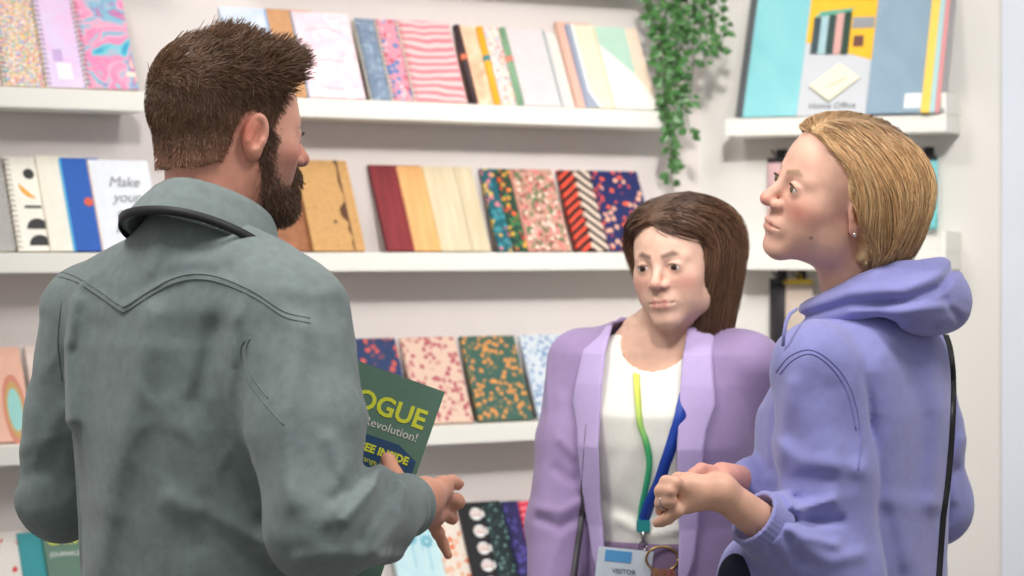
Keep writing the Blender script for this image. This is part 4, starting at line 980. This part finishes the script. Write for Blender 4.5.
# ================================================================== hair that falls over a volume
def long_hair(name, parent, org, H0, R, HS, vol_l, face_cut, zend, cols, n, mat, seed=1, part=0.0, box=.2, low=-.16, rad=.0009):
    hq = lambda P: ((P-H0.astype(f32))@R.astype(f32))/f32(HS)
    def base(P):
        Q = hq(P); d = vol_l(Q)+.003
        d = d-.0012*np.sin(np.arctan2(Q[:, 0], -Q[:, 1]-.02)*27+Q[:, 2]*20).astype(f32)*np.clip((.09-Q[:, 2])/.05, 0, 1)
        return smax(smax(d, face_cut(Q), .012), (zend(P)-P[:, 2]).astype(f32), .012)
    v, f = mesh_sdf(base, H0-box, H0+np.array((box, box, .17)), .003)
    def colour(Q, r):
        k = np.clip((Q[:, 2]-.065)/.05, 0, 1); k = k*np.exp(-(np.abs(Q[:, 0]-part)/.05)**2)
        c0 = cols[0][None]*(1-r[:, None])+cols[1][None]*r[:, None]
        return c0*(1-.75*k[:, None])+cols[2][None]*.75*k[:, None]
    Qv = (v-H0)@R/HS
    st = .5+.5*np.sin(np.arctan2(Qv[:, 0], -Qv[:, 1]-.02)*40+Qv[:, 2]*15)
    parts = [(v, f, colour(Qv, np.clip(st*.6, 0, 1)))]
    r_ = np.random.default_rng(seed)
    tri = r_.integers(0, len(f), n*3); w = r_.random((n*3, 1)); q4 = f[tri]; rt = v[q4[:, 0]]*w+v[q4[:, 2]]*(1-w)
    Q = (rt-H0)@R/HS
    ok = (vol_l(Q.astype(f32)) > -.008)&(face_cut(Q.astype(f32)) < -.001)&(r_.random(len(Q)) < np.clip(.35+(Q[:, 2]+.05)/.12, .25, 1)); rt = rt[ok][:n]; Q = Q[ok][:n]; m = len(rt)
    ze = zend(rt); L = np.clip((rt[:, 2]-ze)*1.12+.055*np.clip((Q[:, 2]-.05)/.08, 0, 1)-r_.random(m)*.02, .012, .36)
    vol = lambda P: vol_l(hq(P))*f32(HS)
    offs = (r_.random(m)-.35)*.005
    wob = r_.normal(size=(m, 3))*.10
    def field(P, D, t):
        Qp = (P-H0)@R/HS
        top = np.clip((Qp[:, 2]-.02)/.09, 0, 1)
        sgn = np.sign(Qp[:, 0]-part+1e-6)
        g = np.array((0, 0, -1.))@R                     # gravity in head coordinates
        d = g[None]*(1-.75*top[:, None])
        d = d+np.stack([sgn*1.0*top, -.75*top, -.1*top], 1)
        d = d+wob*(.5+.5*top[:, None])
        tip = np.clip((.035-(P[:, 2]-ze))/.035, 0, 1)
        d = d+np.stack([-.35*np.sign(Qp[:, 0])*tip, .25*tip, 0*tip], 1)
        clump = np.stack([cheap_noise(Qp.astype(f32)*np.array((1, 1, .35), f32), 70, 21), cheap_noise(Qp.astype(f32)*np.array((1, 1, .35), f32), 70, 22), 0*top], 1)*.30
        # keep out of the face
        fc = face_cut(Qp.astype(f32)); push = np.clip((fc+.006)/.006, 0, 2)
        d = d+clump; d[:, 1] -= push*1.5
        return (d@R.T)*.6+D*.4
    D0 = field(rt, np.zeros_like(rt), 0)
    rr = r_.random(m)
    def colf(path):
        Qp = ((path.reshape(-1, 3)-H0)@R/HS); c = colour(Qp, np.repeat(rr, path.shape[1])).reshape(path.shape)
        return c*(.55+.8*r_.random((len(path), 1, 1)))
    parts.append(strands(rt, D0, L, vol, offs, 9, field, rad*(.6+.7*r_.random(m)), colf))
    V, F_, C_ = join_np(parts); return np_mesh(name, V, F_, mat, parent, org, C_)

# ================================================================== blonde woman in the hoodie
def build_blonde():
    F = np.array((-math.cos(math.radians(19)), -math.sin(math.radians(19)), 0)); R = frame(F, math.radians(-17), math.radians(10)); HS = .965
    H0 = A(800, 191, 3.42)-R@np.array((-.031, .0765, -.002))*HS
    ph = math.radians(36); RT = frame((-math.cos(ph), math.sin(ph), 0)); X, Y, Z = RT[:, 0], RT[:, 1], RT[:, 2]
    C = A(866, 352, 3.52); org = (C[0], C[1], 0)
    p = empty('person', org, 0, 'blonde woman in a periwinkle hoodie with pushed up sleeves, facing left', 'person')
    sL = C-X*.150-Z*.018; sR = C+X*.150-Z*.018
    eL = A(838, 580, 3.37); wL = A(719, 491, 3.27); eR = A(932, 505, 3.70); wR = A(752, 484, 3.46)
    H = A
    fing = [([H(676, 483, 3.245), H(666, 482, 3.268), H(667, 491, 3.292), H(676, 495, 3.296)], [.0092, .0086, .0075, .0065]),
            ([H(671, 491, 3.243), H(661, 491, 3.266), H(662, 499, 3.290), H(672, 502, 3.296)], [.0092, .0088, .0076, .0066]),
            ([H(671, 501, 3.246), H(661, 503, 3.266), H(661, 510, 3.288), H(670, 512, 3.294)], [.0090, .0084, .0074, .0064]),
            ([H(678, 511, 3.250), H(668, 518, 3.262), H(662, 521, 3.272), H(657, 523, 3.280)], [.0088, .0082, .0074, .0066])]
    th = ([H(704, 484, 3.285), H(690, 480, 3.305), H(678, 479, 3.318), H(668, 484, 3.322)], [.013, .0105, .0092, .0075])
    fr = [([H(712+i*1.5, 471+i*5, 3.395), H(701-i, 469+i*5, 3.385), H(693-i*.5, 474+i*5, 3.375), H(692, 482+i*4, 3.37)], [.0090, .0084, .0074, .0064]) for i in range(4)]
    tr = ([H(730, 478, 3.41), H(716, 481, 3.375), H(706, 486, 3.36)], [.012, .0098, .008])
    def body(P):
        Q = ((P-H0.astype(f32))@R.astype(f32))/f32(HS); d = head_sdf(Q, 1)*f32(HS)
        nk = C+Z*.03
        d = smin(d, seg(P, H0+R@np.array((0, -.024, -.055)), nk, .046, .054), .03)
        d = smin(d, lofted(P, [(-.50, .14, .10, .02), (-.25, .135, .09, .02), (-.08, .145, .09, 0), (.0, .12, .065, 0), (.045, .06, .05, 0)], C, RT), .05)
        d = smin(d, chain(P, [sL, eL, eL*.55+wL*.45, wL], [.036, .024, .029, .0225], .02), .02)
        d = smin(d, chain(P, [sR, eR, wR], [.045, .040, .024], .02), .02)
        pm = seg(P, wL, H(686, 486, 3.258), .0225, .0155); pm = smin(pm, seg(P, wL, H(685, 504, 3.262), .0225, .0145), .014)
        for a, r in fing: pm = smin(pm, chain(P, a, r, .005), .005)
        pm = smin(pm, chain(P, th[0], th[1], .005), .006)
        d = smin(d, pm, .010)
        pr = seg(P, wR, H(722, 476, 3.41), .024, .020)
        for a, r in fr: pr = smin(pr, chain(P, a, r, .005), .005)
        pr = smin(pr, chain(P, tr[0], tr[1], .005), .008)
        return smin(d, pr, .010)
    v, f = mesh_sdf(body, (.17, 3.15, 1.10), (.70, 3.85, 1.80), .0024)
    Q = (v-H0)@R/HS
    col = skin_colour(Q, (226, 178, 156), 1, .62, (150, 118, 92), 0, (200, 112, 108))
    ml = np.exp(-(((Q[:, 1]-.052)/.0020)**2+((Q[:, 2]+.062)/.0020)**2))*(Q[:, 0] < 0); col = blend(col, np.clip(ml, 0, 1), lin(90, 55, 45))
    hd = ((v[:, 2] < 1.47)&(v[:, 0] < .38)).astype(float); col = blend(col, hd*.7, lin(226, 176, 150))
    hd = (hd > 0)&(v[:, 1] > 3.335); col = blend(col, hd*.5, lin(226, 150, 140))
    np_mesh('body', v, f, m_skin, p, org, col); add_eyes(p, R*HS, H0, org, (110, 95, 60))
    # earring, ring
    e = H0+R@(np.array((-.0835, -.004, -.040))*HS)-np.array(org)
    bm = bmesh.new(); bmesh.ops.create_icosphere(bm, subdivisions=2, radius=.0032); me = bpy.data.meshes.new('earring'); bm.to_mesh(me); bm.free()
    link('earring', me, plain((235, 235, 235), .15, metal=.9, name='silver'), p, True, Vector(e))['label'] = 'small silver stud earring'
    c = Vector(A(665, 503, 3.257))-Vector(org); mb = MB()
    ax = Vector(fing[2][0][1]-fing[2][0][0]).normalized(); a1 = ax.orthogonal().normalized(); a2 = ax.cross(a1)
    mb.tube([c+(a1*math.cos(t)+a2*math.sin(t))*.0092 for t in np.linspace(0, 2*math.pi, 20)], .0013, 6)
    mb.build('finger_ring', plain((200, 200, 205), .15, metal=1, name='silver'), p, True)['label'] = 'silver ring on her left hand'
    # hair
    def vol(Q):
        d = ell(Q, (0, -.020, .032), (.088, .108, .091))
        d = smin(d, ell(Q, (-.0, -.040, -.030), (.094, .088, .095)), .05)
        d = smin(d, ell(Q, (0, .028, .066), (.064, .056, .044)), .03)
        return d
    def fcut(Q):
        b = np.interp(Q[:, 2], [-.14, -.06, -.04, -.02, .01, .04, .065, .085, .11, .13], [-.034, -.028, -.020, -.004, .018, .030, .050, .080, .110, .14]).astype(f32)
        return (Q[:, 1]-b)
    zf = lambda P: np.full(len(P), 1.529)
    blond = (lin(240, 208, 156), lin(184, 132, 88), lin(112, 84, 62))
    long_hair('hair', p, org, H0, R, HS, vol, fcut, zf, blond, 17000, m_hair, 4, -.012, rad=.0006)
    # hoodie
    m_h = cloth((136, 137, 198), 'periwinkle_sweat', .9, 1000, .07, .25, .3, 11)
    tab = [(-.48, .178, .140, .035), (-.30, .176, .140, .038), (-.18, .176, .136, .030), (-.08, .172, .122, .014), (-.02, .158, .100, .0), (.02, .125, .082, -.006), (.05, .085, .072, -.006)]
    st = [(((846, 365), (862, 400), (868, 450), (866, 510)), 8, -.006), (((880, 360), (890, 420), (885, 500), (900, 560)), 16, .004), (((905, 350), (920, 420), (915, 500)), 12, -.003),
          (((872, 470), (890, 530), (900, 576)), 8, -.003), (((930, 350), (940, 420), (935, 500)), 10, .003), (((740, 420), (752, 450), (765, 470)), 8, -.004), (((738, 470), (752, 490), (768, 500)), 7, .004),
          (((860, 480), (880, 500), (930, 505)), 10, .003)]
    arm = [(((770, 495), (800, 508), (832, 500)), 6, .007), (((768, 508), (800, 522), (840, 520)), 5, -.007), (((775, 522), (800, 536), (835, 545)), 6, .006), (((795, 500), (785, 530), (800, 560)), 6, -.005),
           (((800, 545), (830, 560), (860, 555)), 8, .005), (((775, 470), (790, 480), (830, 478)), 8, -.004), (((770, 440), (800, 460), (860, 470)), 10, .005), (((792, 385), (782, 430), (776, 470)), 10, .004),
           (((835, 390), (848, 440), (850, 480)), 10, -.004), (((768, 545), (776, 560), (790, 575)), 4, -.003), (((810, 350), (800, 400), (812, 440)), 14, .004), (((955, 470), (940, 490), (945, 520)), 6, -.005), (((962, 440), (950, 470), (955, 500)), 6, .005)]
    ul = (wL-eL)/np.linalg.norm(wL-eL); cL = eL+(wL-eL)*.62
    hst = [(((800, 318), (848, 304), (905, 301), (940, 288), (954, 268)), 4.5, -.009), (((803, 308), (850, 292), (905, 289), (940, 274)), 6, .005), (((830, 330), (880, 321), (935, 326)), 4, -.004), (((850, 312), (900, 312), (950, 305)), 5, .004), (((945, 300), (958, 318)), 4, -.004)]
    def hood(P):
        c = C+Z*.075-Y*.022; T = np.array(Matrix.Rotation(math.radians(-20), 3, 'X')); Rc = RT@T; q = (P-c.astype(f32))@Rc.astype(f32)
        r = np.hypot(q[:, 0]/1.0, (q[:, 1]-.006)/1.12)
        ring = np.sqrt((r-.082)**2+((q[:, 2])/1.25)**2)-.022-.010*np.clip(-q[:, 1]/.08, 0, 1)
        bag = ell(q, (0, -.072, -.034), (.092, .046, .042))
        d = smin(ring.astype(f32), bag, .03)
        d = smax(d, -ell(q, (0, -.058, .044), (.062, .050, .036)), .010)
        cr = np.abs(np.sin(q[:, 2]*70+q[:, 0]*10)).astype(f32)*.0015
        return d-.002*cheap_noise(P, 40, 12)-cr-wrinkle(P, 26, 5, (.7, .7, 1.2), .005)-folds(P, hst, 9)
    def hoodie(P):
        t = lofted(P, tab, C, RT); t = smin(t, seg(P, sL*.8+C*.2, sR*.8+C*.2, .055), .05)
        nz = (.0018*cheap_noise(P, 38, 6)).astype(f32)+wrinkle(P, 18, 41, (1, 1, .5), .0048)+wrinkle(P, 42, 43, (.9, .9, .7), .0016)
        la = chain(P, [sL, sL*.5+eL*.5, eL, cL], [.068, .063, .062, .046], .03)-1.4*folds(P, arm, 9)-nz*1.2
        ra = chain(P, [sR, sR*.5+eR*.5, eR, wR], [.062, .058, .058, .036], .03)-folds(P, arm, 9)-nz
        d = smin(t-1.8*folds(P, st, 9)-nz, la, .008); d = smin(d, ra, .02)
        d = smin(d, ell(P, A(748, 585, 3.38), (.045, .05, .07)), .04)
        h = (P-cL.astype(f32))@ul.astype(f32)
        d = smax(d, np.where(L3(P-cL.astype(f32)) < .085, h-.002, -1).astype(f32), .004); d = smax(d, -seg(P, cL-ul*.016, cL+ul*.05, .0355), .002)
        d = smax(d, -seg(P, C+Z*.055, C+Z*.15+Y*.01, .062), .004)
        return smax(d, (.98-P[:, 2]).astype(f32), .004)
    v, f = mesh_sdf(hoodie, (.12, 3.1, .96), (.80, 3.95, 1.66), .0036)
    np_mesh('hoodie', v, f, m_h, p, org); bv = bvh_of(v, f)
    v, f = mesh_sdf(hood, C-.22, C+.26, .003); np_mesh('hood', v, f, m_h, p, org)
    def cuff(P):
        h = (P-cL.astype(f32))@ul.astype(f32); ax = P-cL.astype(f32)-h[:, None]*ul.astype(f32); r = L3(ax)
        return np.maximum(np.abs(r-.0385)-.0030-.0006*np.sin(np.arctan2(ax[:, 2], ax[:, 1])*40), np.abs(h-.004)-.019).astype(f32)-.001
    v, f = mesh_sdf(cuff, cL-.08, cL+.08, .0024); np_mesh('cuff', v, f, m_h, p, org)
    mb = MB(); o3 = Vector(org)
    for pts in (((776, 372), (790, 356), (812, 350), (836, 366), (852, 392), (860, 430), (858, 470)), ((780, 374), (793, 360), (812, 354), (833, 369), (848, 394), (856, 430))):
        q, _ = drape(bv, pts, .0003, 4)
        if len(q) > 2: mb.tube([a-o3 for a in q], .0011, 5)
    mb.build('stitched_seams', cloth((124, 126, 190), 'seam_thread'), p, True)
    q = [Vector(a)-o3 for a in (A(796, 309, 3.40), A(790, 314, 3.37), A(786, 322, 3.36), A(784, 334, 3.355), A(783, 346, 3.36))]
    MB().tube(q, .0026, 8).build('drawcord', m_h, p, True)
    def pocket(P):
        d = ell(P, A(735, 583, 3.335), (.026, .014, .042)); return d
    v, f = mesh_sdf(pocket, A(735, 572, 3.325)-.06, A(735, 572, 3.325)+.06, .004); np_mesh('pocket_shade_plug', v, f, plain((26, 30, 48), .9, name='pocket_shade'), p, org)  # dark solid, the shade inside the pocket is put into its colour
    legs(p, org, (C[0], C[1]), RT, 1.0, cloth((50, 58, 84), 'blue_jeans'), plain((225, 225, 222), .5))
    # strap across the back
    top = empty('crossbody_strap', (0, 0, 0), 0, 'thin black crossbody bag strap down the back of the periwinkle hoodie', 'strap')
    q, nn = drape(bv, [(944, 336), (948, 350), (951, 380), (950, 430), (946, 480), (941, 520), (937, 576), (935, 600)], .003, 8)
    top.location = q[0]
    MB().ribbon([a-top.location for a in q], [Vector((1, .35, 0))]*len(q), .0095, .002).build('strap', plain((22, 22, 26), .45), top, True)

# ================================================================== dark haired woman in the lilac blazer
def build_lilac():
    R = frame((-.46, -.88, -.10), math.radians(3), 0); HS = .885; H0 = A(678, 262, 3.93)
    RT = frame((-.30, -.954, 0)); X, Y, Z = RT[:, 0], RT[:, 1], RT[:, 2]
    C = A(664, 352, 3.99); org = (C[0], C[1], 0)
    p = empty('person', org, 0, 'dark haired woman in a lilac blazer and white top standing between the other two', 'person')
    sR = C+X*.145-Z*.02; sL = C-X*.145-Z*.02
    eR = A(556, 524, 3.96); wR = A(549, 660, 3.86); eL = A(752, 528, 4.02); wL = A(738, 668, 3.92)
    def hand(w, s):
        o = []
        dn = np.array((0, -.25, -1.)); dn /= np.linalg.norm(dn); sd = X*s
        for i in range(4):
            k = w+dn*.085+Y*(.026-.017*i); L = (.068, .075, .070, .056)[i]
            o.append(([k, k+dn*L*.45+sd*.004, k+dn*L*.75+sd*.014, k+dn*L*.9+sd*.026], [.0088, .0080, .0070, .006]))
        t = w+dn*.03+Y*.02; o.append(([t, t+dn*.03+Y*.018, t+dn*.055+Y*.020, t+dn*.075+Y*.014], [.012, .0098, .0085, .007])); return o, dn
    hr, dr = hand(wR, -1); hl, dl = hand(wL, 1)
    def body(P):
        Q = ((P-H0.astype(f32))@R.astype(f32))/f32(HS); d = head_sdf(Q, 1)*f32(HS)
        d = smin(d, seg(P, H0+R@np.array((0, -.024, -.055)), C+Z*.03, .045, .052), .03)
        d = smin(d, lofted(P, [(-.45, .13, .09, 0), (-.25, .12, .085, 0), (-.08, .14, .085, 0), (.0, .12, .065, 0), (.045, .06, .05, 0)], C, RT), .05)
        for s_, e_, w_, hh, dd in ((sR, eR, wR, hr, dr), (sL, eL, wL, hl, dl)):
            d = smin(d, chain(P, [s_, e_, w_], [.042, .036, .024], .02), .02)
            pm = seg(P, w_, w_+dd*.08+Y*.012, .023, .016); pm = smin(pm, seg(P, w_, w_+dd*.075-Y*.014, .022, .015), .015)
            for a, r in hh: pm = smin(pm, chain(P, a, r, .005), .006)
            d = smin(d, pm, .01)
        return d
    v, f = mesh_sdf(body, (-.05, 3.6, .65), (.52, 4.2, 1.72), .003)
    Q = (v-H0)@R/HS; col = skin_colour(Q, (226, 184, 162), 1, .4, (70, 52, 42), 0, (196, 96, 100))
    np_mesh('body', v, f, m_skin, p, org, col); add_eyes(p, R*HS, H0, org, (70, 50, 35))
    def vol(Q):
        d = ell(Q, (0, -.016, .036), (.084, .106, .095)); d = smin(d, ell(Q, (0, -.050, -.045), (.078, .072, .13)), .04)
        return smin(d, ell(Q, (0, .030, .070), (.066, .055, .045)), .03)
    def fcut(Q):
        b = np.interp(Q[:, 2], [-.2, -.06, -.02, .01, .04, .06, .078, .095, .13], [.055, .055, .048, .043, .046, .058, .082, .11, .15]).astype(f32); return Q[:, 1]-b
    zf = lambda P: np.full(len(P), H0[2]-.155)
    brown = (lin(124, 92, 70), lin(84, 60, 46), lin(70, 50, 40))
    long_hair('hair', p, org, H0, R, HS, vol, fcut, zf, brown, 12000, m_hair, 9, .01, box=.22, rad=.0007)
    m_b = cloth((152, 130, 172), 'lilac_suiting_shaded', .7, 1300, .05, .15, .15, 8); m_t = cloth((236, 234, 224), 'white_knit', .85, 700, .03, .3, .1, 12)  # blazer lilac set darker, sleeve shading is put into its colour
    m_tr = cloth((116, 92, 124), 'purple_trousers', .8, 1200, .08)
    tab = [(-.33, .132, .098, .0), (-.26, .134, .100, 0), (-.15, .142, .112, .010), (-.10, .146, .112, .012), (-.04, .145, .095, 0), (0, .13, .078, 0), (.03, .085, .065, 0)]
    ft = [(((620, 520), (650, 535), (690, 528)), 6, .005), (((605, 500), (640, 520), (680, 515)), 8, -.003), (((640, 440), (620, 480), (610, 520)), 10, .003), (((670, 450), (680, 490), (670, 520)), 10, .003)]
    def topf(P):
        d = lofted(P, tab, C, RT)-folds(P, ft, C[1])-(.0018*cheap_noise(P, 45, 4)).astype(f32)
        return smax(smax(d, -seg(P, C+Z*.01+Y*.04, C+Z*.12+Y*.03, .060), .004), (1.062-P[:, 2]).astype(f32), .012)
    v, f = mesh_sdf(topf, C-np.array((.22, .2, .36)), C+np.array((.22, .2, .1)), .0045); np_mesh('blouse', v, f, m_t, p, org); bv = bvh_of(v, f)
    tb = [(-.62, .178, .135, 0), (-.45, .165, .128, 0), (-.28, .152, .120, .0), (-.15, .158, .128, .008), (-.05, .160, .110, 0), (0, .145, .092, 0), (.03, .105, .076, -.004), (.055, .075, .068, -.006)]
    fa = [(((560, 440), (575, 455), (590, 450)), 5, .004), (((556, 470), (570, 480), (586, 476)), 6, -.004), (((540, 520), (560, 528), (582, 515)), 5, -.006), (((538, 508), (560, 512), (584, 500)), 5, .005), (((560, 400), (556, 450), (545, 500)), 8, .003), (((560, 540), (552, 560), (545, 590)), 7, .003)]
    def opening(Q, g=0): return np.where(Q[:, 1] > 0, np.maximum(Q[:, 0]-(.082-g-.10*np.clip(-Q[:, 2]-.25, 0, 1)), -(Q[:, 0]+.058-g)), 1).astype(f32)
    def blazer(P):
        Q = (P-C.astype(f32))@RT.astype(f32); t = lofted(P, tb, C, RT); t = smin(t, seg(P, sL*.85+C*.15+Z*.005, sR*.85+C*.15+Z*.005, .050), .04)
        t = t-(.002*cheap_noise(P, 30, 15)).astype(f32)
        sh = np.abs(t+.004)-.004
        sh = smax(sh, -opening(Q), .004)
        sh = smax(sh, -seg(P, C+Z*.02, C+Z*.15+Y*.01, .066), .004)
        sh = smax(sh, (.90-P[:, 2]).astype(f32), .004)
        for s_, e_, w_ in ((sR, eR, wR), (sL, eL, wL)):
            a = chain(P, [s_, s_*.5+e_*.5, e_, w_], [.056, .052, .048, .036], .02)-folds(P, fa, 9)-wrinkle(P, 20, 61, (1, 1, .8), .0035)
            u = (w_-e_)/np.linalg.norm(w_-e_); h = (P-w_.astype(f32))@u.astype(f32); a = smax(a, h.astype(f32)-.002, .003); a = smax(a, -seg(P, w_-u*.03, w_+u*.05, .031), .002)
            sh = smin(sh, a, .014)
        return sh
    v, f = mesh_sdf(blazer, (-.08, 3.6, .84), (.56, 4.25, 1.56), .0036); np_mesh('blazer', v, f, m_b, p, org); bb = bvh_of(v, f)
    def lapel(P):
        Q = (P-C.astype(f32))@RT.astype(f32); t = lofted(P, tb, C, RT)-(.002*cheap_noise(P, 30, 15)).astype(f32)
        s = np.abs(t-.0035)-.0042; o_ = opening(Q, .004); z = Q[:, 2]
        wd_ = np.interp(z, [-.40, -.33, -.12, -.08, .0, .05], [0, .024, .044, .056, .045, .04]).astype(f32)
        s = smax(s, -o_, .003); s = np.maximum(s, o_-wd_); s = smax(s, (-.40-z).astype(f32), .003); s = smax(s, (z-.045).astype(f32), .003)
        s = np.maximum(s, np.where(Q[:, 1] < .01, 1, -1)); return smax(s, -seg(P, C+Z*.02, C+Z*.15+Y*.01, .064), .003)
    v, f = mesh_sdf(lapel, C-np.array((.25, .25, .42)), C+np.array((.25, .25, .1)), .0025); np_mesh('lapel', v, f, cloth((186, 166, 212), 'lilac_lapel_lit', .6, 1300, .04, .1, .15), p, org)  # same cloth as the blazer, painted lighter as its lit tone
    legs(p, org, (C[0], C[1]), RT, .98, m_tr, plain((60, 50, 56), .5))
    def belt(P):
        q = (P-C.astype(f32))@RT.astype(f32); t = lofted(P, [(-.60, .165, .125, 0), (-.42, .15, .112, 0), (-.28, .136, .104, 0), (-.2, .136, .104, 0)], C, RT)
        return smax(smax(t, (P[:, 2]-1.074).astype(f32), .004), (.88-P[:, 2]).astype(f32), .004)
    v, f = mesh_sdf(belt, C-np.array((.25, .22, .60)), C+np.array((.25, .22, -.2)), .006); np_mesh('waistband', v, f, m_tr, p, org)
    # lanyards and badge
    def lan(name, label, pts, w, mat_fn, off, tail=None):
        q, nn = drape(bv, pts, off, 8); t = empty(name, q[0], 0, label, 'lanyard'); mb = MB()
        MB().ribbon([a-q[0] for a in q], [Vector((1, .2, 0))]*len(q), w, .0014).build('strap', mat_fn, t, True); return t, q
    grad, nt, b = newmat('green_yellow_strap'); tc = N(nt, 'ShaderNodeTexCoord'); sx = N(nt, 'ShaderNodeSeparateXYZ'); r = ramp(nt, [(0, srgb(40, 170, 140)), (.45, srgb(70, 180, 110)), (.75, srgb(214, 222, 90)), (1, srgb(226, 226, 110))])
    nt.links.new(tc.outputs['Generated'], sx.inputs[0]); nt.links.new(sx.outputs['Z'], r.inputs[0]); nt.links.new(r.outputs[0], b.inputs[0]); b.inputs['Roughness'].default_value = .6
    lan('lanyard', 'narrow green to yellow lanyard on the white top of the woman in lilac', [(636, 352), (640, 418), (646, 440), (650, 460), (648, 480), (643, 505), (641, 522)], .010, grad, .005)
    t, q = lan('lanyard', 'wide royal blue lanyard holding the badge of the woman in lilac', [(694, 352), (683, 405), (676, 430), (664, 470), (650, 505), (645, 521)], .019, plain((30, 70, 168), .5), .010)
    e = q[-1]-q[0]
    MB().box(e.x-.011, e.x+.011, e.y-.003, e.y+.003, e.z-.018, e.z+.001, bev=.001).build('teal_end', plain((30, 140, 140), .5), t)
    mb = MB(); mb.tube([Vector((e.x, e.y, e.z-.016)), Vector((e.x, e.y, e.z-.036))], .003, 8); mb.tube([Vector((e.x+.006*math.cos(a), e.y, e.z-.040+.008*math.sin(a))) for a in np.linspace(0, 6.28, 14)], .0014, 5)
    mb.build('metal_clip', plain((180, 180, 178), .25, metal=1, name='steel'), t, True)
    b0 = q[-1]+Vector((-.028, -.012, -.044)); t = empty('name_badge', b0, math.radians(14), 'white card name badge with a blue header clipped below the lanyard', 'badge'); t.rotation_euler = Euler((0, math.radians(7), math.radians(10)), 'XYZ')
    MB().box(-.046, .046, 0, .0012, -.13, 0, bev=.0004).build('card', plain((222, 232, 240), .25), t)
    MB().box(-.034, .010, -.0008, -.0001, -.022, -.004).build('blue_header', plain((96, 168, 222), .4), t)
    tm = plain((90, 100, 110), .5)
    for k, s_ in enumerate(('VISITOR',)): text_on(t, s_, .0, -.040-.012*k, -.0010, .011, tm)
    for k in range(3): MB().box(-.022+.004*k, .024-.003*k, -.0007, -.0001, -.056-.012*k, -.052-.012*k).build('text_line', plain((140, 150, 162), .5), t)
    k0 = q[-1]+Vector((.030, -.012, -.060)); t = empty('key_ring', k0, 0, 'brass key ring with keys beside the name badge', 'key ring'); mbz = plain((176, 146, 96), .3, metal=.9, name='brass')
    MB().tube([(.026*math.cos(a), 0, .020*math.sin(a)) for a in np.linspace(0, 2*math.pi, 28)], .0022, 8).build('ring', mbz, t, True)
    for k, dx in enumerate((-.010, .002, .013)):
        MB().tube([(dx, -.004-.003*k, -.018), (dx*1.3, -.004-.003*k, -.05)], .0030, 6).disc((dx, -.022), .0075, -.006-.003*k, -.003-.003*k).build('key', plain((190, 140-10*k, 110), .35, metal=.8), t)
    q, nn = drape(bb, [(590, 425), (588, 450), (586, 480), (582, 510), (577, 540), (572, 576), (568, 600)], .004, 8)
    if len(q) > 3:
        t = empty('bag_strap', q[0], 0, 'dark grey bag strap hanging along the lilac blazer front', 'strap')
        MB().ribbon([a-q[0] for a in q], [Vector((1, .3, 0))]*len(q), .010, .003).build('strap', plain((62, 58, 62), .5), t, True)
build_blonde()
build_lilac()
